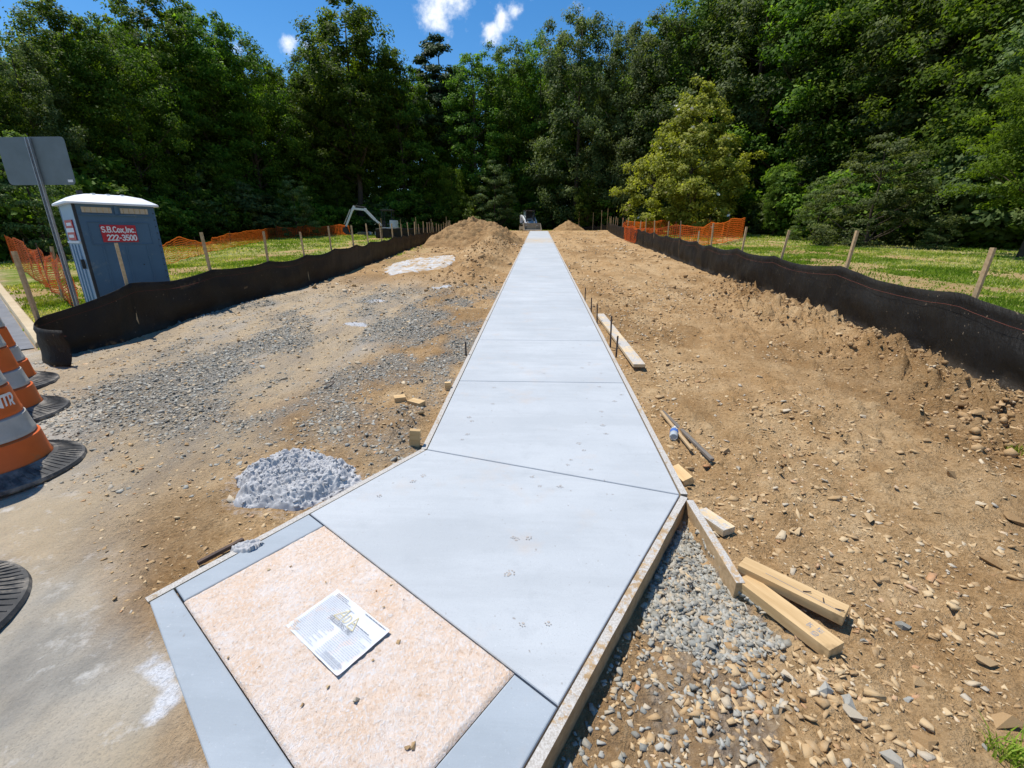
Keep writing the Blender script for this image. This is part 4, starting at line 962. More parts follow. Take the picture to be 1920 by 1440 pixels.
# ------------------------------------------------------------------ silt fences
def resample(pts, step):
    pts = [np.array(p, float) for p in pts]; out = [pts[0]]; s = [0.0]
    for a, b in zip(pts[:-1], pts[1:]):
        L = np.linalg.norm(b - a); k = max(1, int(round(L / step)))
        for i in range(1, k + 1): out.append(a + (b - a) * i / k); s.append(s[-1] + L / k)
    return np.array(out), np.array(s)
def smooth_line(pts, it=2):
    pts = [np.array(p, float) for p in pts]
    for _ in range(it):
        n = [pts[0]]
        for a, b in zip(pts[:-1], pts[1:]): n += [a * .75 + b * .25, a * .25 + b * .75]
        pts = n + [pts[-1]]
    return pts
def silt_fence(pts, h, stakes, label, seed, side, step=.1, string=True, stake_h=1.2, sag=.10, flap=0):
    """stakes: list of (distance along line, extra height, lean along, lean across)"""
    P, S = resample(smooth_line(pts), step); n = len(P); rows = 9
    z0 = gz(P[:, 0], P[:, 1])
    tan = np.gradient(P, axis=0); tan /= np.linalg.norm(tan, axis=1)[:, None]; nor = np.stack([tan[:, 1], -tan[:, 0]], 1) * side
    sd = np.array(sorted(s[0] for s in stakes)); 
    ph = np.zeros(n); gap = np.ones(n)
    for a, b in zip(np.concatenate([[S[0] - 1], sd]), np.concatenate([sd, [S[-1] + 1]])):
        k = (S >= a) & (S <= b); t = (S[k] - a) / max(.01, b - a); ph[k] = 4 * t * (1 - t); gap[k] = b - a
    if flap: h = h * (flap + (1 - flap) * ss01((S - .4) / 1.6))
    top = h * (1 - sag * ph * np.minimum(1, gap / 1.6)) + (fbm(S * .7, S * 0 + seed, seed, 2) - .5) * .09
    kw = max(1, int(.9 / step)); zs = np.convolve(np.pad(z0, kw, mode='edge'), np.ones(2 * kw + 1) / (2 * kw + 1), 'valid')
    V = []; T = []
    for r in range(rows + 1):
        t = r / rows
        bul = (.05 * math.sin(t * math.pi) * ph + (fbm(S * 1.4, S * 0 + t * 2.2, seed + 3, 3) - .5) * .06 * (.3 + t * .7) + (fbm(S * 5, S * 0 + t * 1.5 + S * .4, seed + 5, 2) - .5) * .05 * (1 if t < .99 else .4) + (fbm(S * 2.2 + t * 5, t * 3.0 - S * .8, seed + 8, 3) - .5) * .06 * (1 - t ** 3))
        if r == rows: bul = bul + .022
        foot = .10 * max(0, .12 - t) / .12
        off = nor * (bul + foot)[:, None] if np.ndim(bul) else nor * foot
        lift = (z0 - .03) * (1 - t) + (zs + top) * t
        V.append(np.column_stack([P + off, lift])); T.append(np.full(n, t))
    V = np.concatenate(V); T = np.concatenate(T)
    idx = np.arange(n * (rows + 1)).reshape(rows + 1, n)
    f = np.stack([idx[:-1, :-1], idx[:-1, 1:], idx[1:, 1:], idx[1:, :-1]], -1).reshape(-1, 4)
    root = empty('silt_fence', (float(P[0, 0]), float(P[0, 1]), float(z0[0])), 0, label, 'silt fence')
    inv = Vector(root.location)
    fab = link('fabric', npmesh('fabric', V - np.array(inv), f, T, smooth=True), 'silt_fabric', root)
    md = fab.modifiers.new('thickness', 'SOLIDIFY'); md.thickness = .003
    if string:
        m = MB(); q = [Vector((*(P[i] + nor[i] * (.035 + .02 * ph[i])), zs[i] + top[i] * .83)) - inv for i in range(0, n, 2)]
        m.tube(q, .0014, 4); m.build('string', 'dash_string', root)
    for (s, eh, la, lc) in stakes:
        i = int(np.argmin(np.abs(S - s))); b = P[i] - nor[i] * .035
        m = MB(); m.box((0, 0, stake_h * (1 + eh) / 2 - .15), (.038, .036, stake_h * (1 + eh) + .3))
        o = m.build('stake', 'stake_wood', root, bevel=.003); o.location = Vector((b[0], b[1], z0[i])) - inv
        d = Vector((tan[i][0], tan[i][1], 0)); nn = Vector((nor[i][0], nor[i][1], 0))
        up = (Vector((0, 0, 1)) + d * la - nn * lc).normalized(); o.rotation_euler = up.to_track_quat('Z', 'X').to_euler()
    return root
ptsR = [(4.14, 1.6), (4.10, 3.2), (4.08, 4.4), (4.34, 6.8), (4.5, 9.5), (4.66, 13.2), (5.0, 22), (5.4, 32), (5.9, 39), (6.6, 45.5)]
def sR(y):   # distance along the right-hand fence for a given y
    return (y - 1.6) * 1.004
rs = [(sR(2.2), 0, 0, 0), (sR(4.62), -.04, .04, .09), (sR(6.85), 0, .02, .08), (sR(9.0), 0, -.02, .10), (sR(10.9), .03, 0, .04), (sR(12.9), .04, 0, -.02), (sR(14.2), -.1, .35, .1)]
y = 16.2
while y < 45: rs.append((sR(y), random.uniform(-.06, .08), random.uniform(-.06, .06), random.uniform(-.05, .06))); y += random.uniform(1.7, 2.6)
silt_fence(ptsR, .74, rs, 'long black silt fence right of the path with leaning wooden stakes', 3, -1, .09)
ptsL = [(-5.05, 4.42), (-5.32, 4.40), (-5.62, 4.62), (-5.58, 4.98), (-5.38, 5.5), (-5.42, 7.1), (-5.2, 9.6), (-5.35, 14.2), (-6.4, 26), (-7.2, 34), (-8.3, 44.6)]
ls = [(.72, -.02, 0, .03), (1.75, .0, .04, .05)]
s = 3.35
while s < 41: ls.append((s, random.uniform(-.06, .05), random.uniform(-.03, .03), random.uniform(-.02, .05))); s += random.uniform(1.45, 1.8)
ls += [(38.2, .1, 0, 0), (39.4, .08, .02, 0), (40.3, .1, 0, 0), (40.7, .08, 0, .02)]
silt_fence(ptsL, .68, ls, 'long black silt fence left of the path beginning with a curled end', 9, 1, .09, flap=.66)
silt_fence([(-8.1, 42.6), (-9.6, 40.2), (-11.5, 38.6), (-13.4, 38.2)], .85, [(.4, .1, 0, 0), (2.2, 0, 0, 0), (3.8, .1, .03, 0), (5.2, 0, 0, 0), (6.6, .05, 0, 0)], 'short black silt fence standing in front of the mini excavator', 14, 1, .2, False, 1.5)
silt_fence([(6.6, 45.6), (5.9, 47.5), (4.4, 49.0), (3.3, 49.6)], .6, [(.2, .5, 0, 0), (1.2, .4, .05, 0), (2.6, .3, 0, 0), (4.4, .4, 0, 0)], 'sagging black silt fence corner behind the small dirt pile', 17, 1, .2, False, 1.3, .5)

# ------------------------------------------------------------------ orange safety nets
def net(pts, posts, label, cell, wd, rows, seed, post_h=1.25, hfun=None, post_mat='rusty_steel', pr=.011, lean=0, wood=()):
    P, S = resample(smooth_line(pts, 1), cell); n = len(P); z0 = gz(P[:, 0], P[:, 1])
    tan = np.gradient(P, axis=0); tan /= np.linalg.norm(tan, axis=1)[:, None]; nor = np.stack([tan[:, 1], -tan[:, 0]], 1)
    ph = np.zeros(n); ps = np.array(posts); 
    for a, b in zip(ps[:-1], ps[1:]):
        k = (S >= a) & (S <= b); t = (S[k] - a) / (b - a); ph[k] = 4 * t * (1 - t)
    hh = np.array([hfun(s) for s in S]) if hfun else np.full(n, 1.0)
    top = hh * (1 - .16 * ph) + (fbm(S * .8, S * 0, seed, 3) - .5) * .14; bot = .04 + .10 * (fbm(S * .9, S * 0 + 4, seed + 1, 3) - .3)
    G_ = np.zeros((rows + 1, n, 3))
    for r in range(rows + 1):
        t = r / rows; w = (fbm(S * 1.7, S * 0 + t * 1.6, seed + 2, 3) - .5) * .22 * (.4 + ph)
        G_[r, :, :2] = P + nor * w[:, None]; G_[r, :, 2] = z0 + bot + (top - bot) * t + (fbm(S * 3, S * 0 + t * 9, seed + 4, 2) - .5) * .03
    root = empty('safety_net', (float(P[0, 0]), float(P[0, 1]), float(z0[0])), 0, label, 'safety net'); inv = np.array(root.location)
    V = []; F = []; nv = 0
    up = np.array((0, 0, 1.0))
    def strip(a, b, off):
        nonlocal nv
        k = a.reshape(-1, 3); l = b.reshape(-1, 3); o = np.broadcast_to(off, a.shape).reshape(-1, 3)
        m = len(k); V.append(np.stack([k - o, l - o, l + o, k + o], 1).reshape(-1, 3)); F.append((np.arange(4)[None] + 4 * np.arange(m)[:, None]) + nv); nv += 4 * m
    wz = np.full(rows + 1, wd); wz[-1] = wd * 2.0; wz[0] = wd * 1.6
    strip(G_[:, :-1], G_[:, 1:], up * (wz[:, None, None] / 2))
    t3 = np.concatenate([tan, np.zeros((n, 1))], 1)
    strip(G_[:-1], G_[1:], t3[None] * wd * .45)
    link('netting', npmesh('netting', np.concatenate(V) - inv, np.concatenate(F)), 'net_orange', root)
    for j, s in enumerate(posts):
        i = int(np.argmin(np.abs(S - s))); ln = random.uniform(-.08, .08) + lean; h = post_h * (hh[i] + .18)
        m = MB()
        if j in wood: m.box((0, 0, h / 2 - .1), (.045, .045, h + .2))
        else: m.tube([(0, 0, -.2), (0, 0, h)], pr, 6)
        o = m.build('post', 'stake_wood' if j in wood else post_mat, root); o.location = Vector((P[i][0], P[i][1], z0[i])) - Vector(inv); o.rotation_euler = (ln, random.uniform(-.06, .06), 0)
nearA = [G(152, 588), G(112, 560), G(85, 540), G(48, 512), G(24, 494)]
net([(p.x, p.y) for p in nearA], [0, 1.0, 2.2, 4.2, 8.0], 'bright orange safety net on the lawn behind the tall sign post', .055, .026, 17, 3, .95, lambda s: 1.12, lean=0, wood=(2,))
q1, q2, q3, q4 = G(300, 498), G(408, 470), G(520, 447), G(656, 441)
net([(-9.9, 10.6), (-11.5, 12.5), (q1.x, q1.y), (q2.x, q2.y), (q3.x, q3.y)], [0, 2.5, 5.0, 8.5, 13.5, 19.0], 'long orange safety net climbing the left lawn beside the blue toilet', .12, .02, 10, 7, 1.0, lambda s: .62 + .5 * math.exp(-((s - 11) / 2.0) ** 2) + .2 * (s > 16))
net([(q3.x, q3.y), ((q3.x + q4.x) / 2, (q3.y + q4.y) / 2 + .5), (q4.x, q4.y)], [0, 3.0, 6.0, 9.0], 'far orange safety net reaching the excavator bucket at the wood edge', .16, .035, 8, 11, 1.0, lambda s: .95)
r1, r2, r3, r4, r5 = G(1152, 443) + Vector((.5, 0, 0)), G(1175, 455), G(1250, 463), G(1330, 462), G(1392, 447)
net([(r1.x, r1.y), (r2.x, r2.y), (r3.x, r3.y), (r4.x, r4.y), (r5.x, r5.y)], [0, 3.5, 7, 10.5, 13, 16.5], 'orange safety net in front of the flowering magnolia at right', .10, .026, 11, 13, 1.0, lambda s: 1.25 - .35 * math.sin(min(1, s / 14) * 3.1))
net([(r1.x + .3, r1.y + .5), (r1.x + 3.0, r1.y + 3.2), (r1.x + 8, r1.y + 4.5), (r5.x - 1, r5.y + 4)], [0, 4, 8, 11.5], 'rear run of orange safety net at the foot of the magnolia', .14, .03, 9, 16, 1.0, lambda s: 1.05)

# ------------------------------------------------------------------ traffic barrels
def barrel(x, y, label, rz=0, letters=False):
    z = gz1(x, y) + .002
    root = empty('traffic_barrel', (x, y, z), rz, label, 'traffic barrel', 'traffic barrels at the street edge')
    m = MB(); pr = [(.20, .0), (.455, .0), (.462, .012), (.455, .03), (.40, .046), (.31, .085), (.30, .06), (.20, .06)]
    m.lathe(pr, 56); b = m.build('rubber_base', 'rubber', root, smooth=True)
    m = MB()
    for k in range(72):
        a = 2 * math.pi * k / 72; c, s = math.cos(a), math.sin(a)
        m.bar((c * .33, s * .33, .076), (c * .44, s * .44, .034), .006, .006)
    m.build('grip_rib', 'rubber', b)['kind'] = 'stuff'
    zs = [(.30, .28, .055, .245, 'barrel_orange'), (.262, .244, .245, .385, 'barrel_white'), (.232, .212, .385, .57, 'barrel_orange'), (.203, .187, .57, .71, 'barrel_white'), (.18, .165, .71, .95, 'barrel_orange')]
    for i, (r, r2, a, e, mt) in enumerate(zs):
        m = MB(); m.lathe([(r - .01, a), (r + .004, a + .004), (r + .004, a + .022), (r, a + .03), (r2, e - .01), (r2 - .02, e)] + ([(r2 - .05, e + .02), (0, e + .02)] if i == 4 else []), 48)
        o = m.build('band', mt, root, smooth=True)
    m = MB(); m.tube([(-.10, 0, .96), (-.09, 0, 1.06), (.09, 0, 1.06), (.10, 0, .96)], .018, 8); m.build('handle', 'barrel_orange', root, smooth=True)
    if letters:
        for k, ch in enumerate('CONTR'):
            a = letters + (k - 2) * .19
            lettering('lettering', ch, .085, 'white_print', root, (.2265 * math.cos(a), .2265 * math.sin(a), .475), (math.pi / 2, 0, a + math.pi / 2), .2, sx=.8)
    return root
barrel(-3.47, 2.36, 'nearest full traffic barrel with white lettering on its upper orange band', 0, letters=.0 + math.atan2(-2.36, 3.47) + .62)
barrel(-4.42, 3.16, 'middle one of three orange and white traffic barrels at the street edge', .4)
barrel(-5.18, 3.79, 'farthest traffic barrel, nearest to the curled silt fence end', .9)
barrel(-2.57, 1.19, 'round ribbed black rubber base of the barrel cut off at the lower left', .2)

# ------------------------------------------------------------------ signs
def sign(x, y, post_h, w, h, zc, label, face=None, rz=0, mat='sign_back', perf=True):
    z = gz1(x, y); root = empty('road_sign', (x, y, z), rz, label, 'sign')
    m = MB()
    for sx in (-1, 1): m.box((sx * .022, -.012, post_h / 2 - .2), (.006, .03, post_h + .4))
    m.box((0, .004, post_h / 2 - .2), (.05, .005, post_h + .4)); p = m.build('post', 'galvanised', root)
    if perf:
        m = MB()
        for k in range(int(post_h / .0508)):
            zz = .1 + k * .0508
            m.add([(.006 * math.cos(a * math.pi / 4), .0012, zz + .011 * math.sin(a * math.pi / 4)) for a in range(8)], [tuple(range(8))])
        m.build('bolt_hole', 'machine_dark', p)['kind'] = 'stuff'
    r = .05; pts = []
    for cx, cz, a0 in ((w / 2 - r, h / 2 - r, 0), (-w / 2 + r, h / 2 - r, 90), (-w / 2 + r, -h / 2 + r, 180), (w / 2 - r, -h / 2 + r, 270)):
        for k in range(5): a = R(a0 + k * 22.5); pts.append((cx + r * math.cos(a), cz + r * math.sin(a)))
    m = MB(); n = len(pts); m.add([(a, .012, b) for a, b in pts] + [(a, .016, b) for a, b in pts], [tuple(range(n)), tuple(range(n, 2 * n))[::-1]] + [(i, (i + 1) % n, n + (i + 1) % n, n + i) for i in range(n)])
    s = m.build('panel', mat, root); s.location = (0, 0, zc)
    return root, s
sr, sp = sign(-6.47, 6.0, 2.60, .92, .56, 2.33, 'large blank grey back of a road sign on a perforated post', rz=R(0))
m = MB(); m.box((.40, .008, -.235), (.07, .002, .03)); m.build('sticker', 'white_print', sp)
g = G(34, 487); fx, fy = g.x - 1.2, g.y + .3
s2, sp2 = sign(fx, fy, 2.2, .36, .50, 2.15, 'small pale sign on a thin post at the far left by the road', rz=R(45), mat='sign_pale', perf=False)
q = MB()
for k, (a, b) in enumerate(((.15, .05), (.05, .03), (-.06, .04), (-.16, .02))): q.box((0, .010, a), (.24, .002, b))
q.build('printed_text', 'sign_red', sp2)['kind'] = 'stuff'
m = MB(); m.tube([(0, 0, -.2), (0, 0, 1.25)], .02, 8); o = m.build('marker_post', 'galvanised', loc=(fx - 1.0, fy - .1, gz1(fx - 1, fy)), rot=(0, -.05, 0)); tag(o, 'thin short grey post at the far left edge by the road', 'post')

# ------------------------------------------------------------------ portable toilet
def toilet():
    ax, ay = -7.823, 7.644; ph = R(55); W = 1.13; H_ = 2.05
    cx = ax + (math.cos(ph) - math.sin(ph)) * W / 2; cy = ay + (math.sin(ph) + math.cos(ph)) * W / 2
    zt = 2.145 - H_
    root = empty('portable_toilet', (cx, cy, zt), ph, 'dark blue portable toilet with white roof and red sign', 'portable toilet')
    h = W / 2                                   # local: -y faces the path (wide face seen), -x the door side
    m = MB(); m.box((0, 0, .03), (W + .06, W + .06, .14)); m.build('skid_base', 'machine_dark', root, bevel=.01)
    # wide face: panel with recessed frame and ribs
    m = MB(); m.box((0, -h + .02, H_ / 2 + .04), (W - .07, .04, H_ - .08)); sidew = m.build('side_wall', 'toilet_blue', root, bevel=.004)
    for x in (-.30, .02, .33):
        m = MB(); m.box((x, -h - .004, .78), (.028, .012, 1.15), taper=.98); m.build('moulded_rib', 'toilet_blue', sidew, bevel=.004)
    m = MB(); m.box((0, -h - .004, 1.38), (.86, .012, .014)); m.box((0, -h - .004, 1.75), (.86, .012, .012)); m.box((-.43, -h - .004, 1.565), (.012, .012, .36)); m.box((.43, -h - .004, 1.565), (.012, .012, .36))
    m.build('moulded_frame', 'toilet_blue', sidew, bevel=.004)
    m = MB(); m.box((0, -h - .012, H_ - .10), (.05, .03, .16)); m.box((0, -h - .012, H_ - .175), (W - .12, .03, .02)); m.build('vent_frame', 'toilet_blue', sidew)
    for x in (-.26, .26):
        m = MB(); m.box((x, -h - .006, H_ - .10), (.40, .014, .09)); v = m.build('vent', 'vent_tan', root, bevel=.003)
        m = MB()
        for k in range(5): m.box((x - .16 + .08 * k, -h - .0145, H_ - .10), (.010, .004, .085))
        m.build('slot', 'stake_wood', v)
    for sx, sy, nm in ((0, 1, 'back'), (1, 0, 'right')):
        m = MB()
        if sy: m.box((0, h - .02, H_ / 2 + .04), (W - .07, .04, H_ - .08))
        else: m.box((h - .02, 0, H_ / 2 + .04), (.04, W - .07, H_ - .08))
        m.build('side_wall', 'toilet_blue', root, bevel=.004)
    for sx in (-1, 1):
        for sy in (-1, 1):
            m = MB(); m.box((sx * (h - .018), sy * (h - .018), H_ / 2 + .04), (.044, .044, H_ - .08)); c = m.build('corner_post', 'toilet_blue' if (sx, sy) != (-1, -1) else 'machine_dark', root, bevel=.008)
            if sy < 0:
                m = MB()
                for k in range(16):
                    zz = .2 + k * .115; m.tube([(sx * (h - .018) + .012 * (-sx), -h - .002, zz), (sx * (h - .018) + .012 * (-sx), -h - .010, zz)], .011, 6)
                m.build('rivet', 'machine_dark', c)['kind'] = 'stuff'
    # door side, sunlight put into its colour as a paler blue
    m = MB(); m.box((-h + .02, 0, H_ / 2 + .04), (.036, W - .08, H_ - .09)); d = m.build('door', 'toilet_blue_sunlit', root, bevel=.004)
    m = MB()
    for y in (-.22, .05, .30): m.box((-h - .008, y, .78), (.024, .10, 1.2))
    m.build('door_rib', 'toilet_blue_sunlit', d, bevel=.006)
    m = MB(); m.box((-h - .012, 0, 1.42), (.02, W - .12, .03)); m.build('door_rail', 'white_print', d)
    m = MB(); m.box((-h - .010, .02, 1.62), (.012, .62, .34)); ds = m.build('door_sign', 'sign_red', d)
    m = MB(); m.box((-h - .017, .02, 1.62), (.004, .62, .07)); m.box((-h - .017, .0, 1.72), (.004, .4, .05)); m.box((-h - .017, .04, 1.52), (.004, .4, .05)); m.build('printed_text', 'white_print', ds)['kind'] = 'stuff'
    m = MB(); m.box((-h - .03, -.38, 1.05), (.05, .03, .16)); m.build('door_handle', 'machine_dark', d)
    # white domed roof with overhanging lip
    m = MB(); st = [(h + .085, H_ - .01), (h + .085, H_ + .02), (h + .05, H_ + .045), (h - .10, H_ + .135), (h - .26, H_ + .175)]
    def ring(a, z, rr=.09):
        out = []
        for qx, qy, a0 in ((1, 1, 0), (-1, 1, 90), (-1, -1, 180), (1, -1, 270)):
            for k in range(5): t = R(a0 + k * 22.5); out.append((qx * (a - rr) + rr * math.cos(t), qy * (a - rr) + rr * math.sin(t), z))
        return out
    for a, z in st: m.v += ring(a, z)
    for i in range(len(st) - 1):
        for k in range(20): m.f.append((i * 20 + k, i * 20 + (k + 1) % 20, (i + 1) * 20 + (k + 1) % 20, (i + 1) * 20 + k))
    m.f += [tuple(range(20))[::-1], tuple((len(st) - 1) * 20 + k for k in range(20))]
    rf = m.build('roof', 'toilet_roof', root, smooth=True)
    m = MB()
    for x in (-.40, -.14, .14, .40): m.box((x, -h + .03, H_ + .072), (.10, .16, .03), Euler((R(30), 0, 0)).to_matrix())
    for x in (-.2, 0, .2): m.box((x, 0, H_ + .178), (.05, .7, .014))
    m.build('roof_rib', 'toilet_roof', rf, bevel=.006)
    m = MB(); m.tube([(-.30, .12, H_ + .14), (-.30, .12, H_ + .25)], .045, 12); m.build('vent_pipe', 'machine_dark', rf, smooth=True)
    # red company sign
    m = MB(); m.box((-.03, -h - .016, 1.565), (.50, .012, .29)); sg = m.build('wall_sign', 'sign_red', root, bevel=.003)
    lettering('lettering', 'S.B.Cox,Inc.', .088, 'white_print', sg, (-.03, -h - .0245, 1.632), (math.pi / 2, 0, 0), .2, sx=.92)
    lettering('lettering', '222-3500', .088, 'white_print', sg, (-.005, -h - .0245, 1.495), (math.pi / 2, 0, 0), .2, sx=.97)
    m = MB(); m.tube([(.22, -h + .001, 1.02), (.22, -h - .006, 1.02)], .012, 8); m.build('drain_hole', 'machine_dark', sidew)
toilet()

# ------------------------------------------------------------------ machines
def track(root, y, L, Hh, wd, n=14):
    m = MB(); pts = []
    for k in range(9): a = math.pi / 2 + math.pi * k / 8; pts.append((-L / 2 + Hh / 2 + Hh / 2 * math.cos(a), Hh / 2 + Hh / 2 * math.sin(a)))
    for k in range(9): a = -math.pi / 2 + math.pi * k / 8; pts.append((L / 2 - Hh / 2 + Hh / 2 * math.cos(a), Hh / 2 + Hh / 2 * math.sin(a)))
    N = len(pts)
    m.add([(a, y - wd / 2, b) for a, b in pts] + [(a, y + wd / 2, b) for a, b in pts], [(i, (i + 1) % N, N + (i + 1) % N, N + i) for i in range(N)])
    tr = m.build('track', 'machine_track', root, smooth=True)
    m = MB()
    for i in range(N):
        a, b = pts[i], pts[(i + 1) % N]; L2 = math.hypot(b[0] - a[0], b[1] - a[1]); k = max(1, int(L2 / .12))
        for j in range(k):
            t = (j + .5) / k; m.box((a[0] + (b[0] - a[0]) * t, y, a[1] + (b[1] - a[1]) * t), (.045, wd + .01, .045))
    m.build('tread', 'machine_track', tr)['kind'] = 'stuff'
    for k in range(4):
        x = -L / 2 + Hh / 2 + (L - Hh) * k / 3; m = MB(); m.tube([(x, y - wd / 2 + .03, Hh / 2 - .02), (x, y + wd / 2 - .03, Hh / 2 - .02)], Hh * (.40 if k in (0, 3) else .30), 14); m.build('roller', 'bucket_steel', tr, smooth=True)
def loader():
    p = G(990, 428); x, y = -.95, 47.6; root = empty('track_loader', (x, y, gz1(x, y)), R(-90 - 14), 'white compact track loader with bucket parked at the path end', 'loader')
    root.rotation_euler = (0, 0, R(-90 + 16)); root.scale = (.94, .94, .94)       # local +x = front
    for s in (-1, 1): track(root, s * .68, 2.1, .62, .36)
    m = MB(); m.add([(-1.15, -.5, .35), (.75, -.5, .35), (.85, -.5, .75), (.1, -.5, .95), (-.55, -.5, 1.35), (-1.2, -.5, 1.30), (-1.15, .5, .35), (.75, .5, .35), (.85, .5, .75), (.1, .5, .95), (-.55, .5, 1.35), (-1.2, .5, 1.30)],
              [(0, 1, 2, 3, 4, 5), (6, 11, 10, 9, 8, 7)] + [(i, i + 6, (i + 1) % 6 + 6, (i + 1) % 6) for i in range(6)])
    m.build('body', 'machine_white', root, bevel=.02)
    m = MB()
    for sy in (-1, 1):
        m.bar((.55, sy * .44, .85), (.40, sy * .44, 2.0), .07, .07); m.bar((-.55, sy * .44, 1.2), (-.55, sy * .44, 2.0), .07, .07)
    m.box((-.07, 0, 2.02), (1.15, 1.0, .08)); m.box((-.56, 0, 1.6), (.05, .85, .8)); cab = m.build('cab_frame', 'machine_dark', root)
    m = MB(); m.box((-.05, .47, 1.55), (.8, .02, .75)); m.box((-.05, -.47, 1.55), (.8, .02, .75)); m.build('side_window', 'cab_glass', cab)
    m = MB(); m.box((-.25, 0, 1.05), (.5, .5, .14)); m.box((-.45, 0, 1.35), (.12, .48, .6)); m.build('seat', 'machine_dark', cab, bevel=.02)
    m = MB(); m.box((.42, 0, 2.0), (.1, .3, .06)); m.box((.42, -.4, 2.0), (.08, .12, .07)); m.build('work_light', 'white_print', cab)
    for s in (-1, 1):
        m = MB(); pts = [(-1.1, s * .60, 1.55), (-.3, s * .60, 1.40), (.55, s * .60, .95), (1.0, s * .58, .45)]
        for a, b in zip(pts[:-1], pts[1:]): m.bar(a, b, .13, .20)
        m.bar((-1.05, s * .60, .8), (-1.05, s * .60, 1.6), .12, .24); la = m.build('lift_arm', 'machine_white', root, bevel=.015)
        m = MB(); m.tube([(-.7, s * .6, .75), (.2, s * .6, 1.05)], .045, 8); m.build('cylinder', 'machine_dark', la)
        m = MB(); m.tube([(.78, s * .36, .85), (.80, s * .36, .85)], .09, 12); m.build('headlight', 'white_print', root)
    m = MB(); pr = [(1.0, .75), (1.0, .12), (1.1, .03), (1.75, .0), (1.75, .03), (1.15, .10), (1.05, .2), (1.05, .75)]
    N = len(pr); m.add([(a, -.92, b) for a, b in pr] + [(a, .92, b) for a, b in pr], [(i, (i + 1) % N, N + (i + 1) % N, N + i) for i in range(N)] + [tuple(range(N))[::-1], tuple(range(N, 2 * N))])
    for s in (-.91, .91): m.add([(1.0, s, .75), (1.0, s, .05), (1.7, s, .02), (1.15, s, .72)] + [(1.0, s + .03, .75), (1.0, s + .03, .05), (1.7, s + .03, .02), (1.15, s + .03, .72)], [(0, 1, 2, 3), (4, 7, 6, 5), (0, 3, 7, 4), (1, 5, 6, 2), (2, 6, 7, 3), (0, 4, 5, 1)])
    m.build('bucket', 'bucket_steel', root)
    m = MB(); m.box((-1.22, 0, .85), (.08, .9, .9)); m.build('rear_door', 'machine_white', root, bevel=.02)
loader()
def excavator():
    x, y = -13.0, 40.6; root = empty('mini_excavator', (x, y, gz1(x, y) + .12), R(180 + 6), 'white mini excavator with bent boom behind the left silt fence', 'excavator')
    root.scale = (.84, .84, .84)
    for s in (-1, 1): track(root, s * .62, 1.9, .46, .30)
    m = MB(); m.box((0, 0, .38), (1.1, .96, .28)); m.build('undercarriage', 'machine_dark', root, bevel=.02)
    m = MB(); m.box((1.25, 0, .22), (.08, 1.5, .34)); m.bar((.5, .35, .3), (1.25, .35, .25), .1, .12); m.bar((.5, -.35, .3), (1.25, -.35, .25), .1, .12); m.build('dozer_blade', 'machine_white', root)
    m = MB(); m.tube([(0, 0, .48), (0, 0, .62)], .36, 20); m.build('slew_ring', 'machine_dark', root)
    m = MB(); n = 20; pts = [(.55, -.62), (.55, .62)] + [(-.25 - .75 * math.sin(math.pi * k / 10) , .62 * math.cos(math.pi * k / 10)) for k in range(11)]
    m.prism(pts, .62, .80); m.build('platform', 'machine_white', root)
    m = MB(); pts = [(-.25 - .75 * math.sin(math.pi * k / 10), .66 * math.cos(math.pi * k / 10)) for k in range(11)]; m.prism(pts, .80, 1.48); cw = m.build('counterweight', 'machine_white', root, bevel=.02)
    m = MB(); m.box((-1.005, .1, 1.05), (.02, .18, .10)); m.box((-.99, -.2, 1.1), (.02, .12, .08)); m.build('marking', 'machine_dark', cw)
    m = MB(); m.box((-.15, .05, 1.15), (.5, .5, .14)); m.box((-.36, .05, 1.42), (.12, .46, .5)); m.build('seat', 'machine_dark', root, bevel=.03)
    m = MB(); m.box((.42, .35, 1.15), (.12, .1, .6)); m.box((.42, -.25, 1.15), (.12, .1, .6)); m.build('control_lever', 'machine_dark', root)
    m = MB()
    for sx, sy in ((.5, .55), (.5, -.55), (-.5, .55), (-.5, -.55)): m.bar((sx * .95, sy, .8), (sx, sy, 2.42), .05, .05)
    fr = m.build('canopy_post', 'machine_dark', root)
    m = MB(); m.box((0, 0, 2.45), (1.3, 1.25, .09)); m.build('canopy', 'machine_dark', fr, bevel=.03)
    m = MB(); m.box((.52, 0, .95), (.25, .35, .45)); m.build('swing_bracket', 'machine_dark', root, bevel=.02)
    B = [(.65, 0, .95), (1.35, 0, 1.55), (2.25, 0, 2.50), (3.45, 0, 2.62)]
    m = MB(); hs_ = (.18, .25, .20)
    for (a, b), hgt in zip(zip(B[:-1], B[1:]), hs_): m.bar(a, b, .16, hgt)
    m.tube([(2.25, -.11, 2.5), (2.25, .11, 2.5)], .17, 12); bo = m.build('boom', 'machine_white', root, bevel=.01)
    m = MB(); m.tube([(1.1, 0, 1.1), (2.0, 0, 1.95)], .05, 8); m.tube([(2.2, 0, 2.72), (3.3, 0, 2.88)], .05, 8); m.build('cylinder', 'machine_dark', bo)
    A = [(3.30, 0, 2.85), (3.55, 0, 2.45), (4.35, 0, .90)]
    m = MB(); m.bar(A[0], A[1], .15, .24); m.bar(A[1], A[2], .14, .18); ar = m.build('arm', 'machine_white', root, bevel=.01)
    m = MB(); m.tube([(3.75, 0, 2.55), (4.50, 0, 1.15)], .045, 8); m.build('cylinder', 'galvanised', ar)
    m = MB(); pr = [(4.30, .90), (4.62, .75), (4.65, .40), (4.35, .12), (3.95, .08), (4.15, .35), (4.2, .6)]
    N = len(pr); m.add([(a, -.25, b) for a, b in pr] + [(a, .25, b) for a, b in pr], [(i, (i + 1) % N, N + (i + 1) % N, N + i) for i in range(N)] + [tuple(range(N))[::-1], tuple(range(N, 2 * N))])
    bk = m.build('bucket', 'machine_dark', root); m = MB()
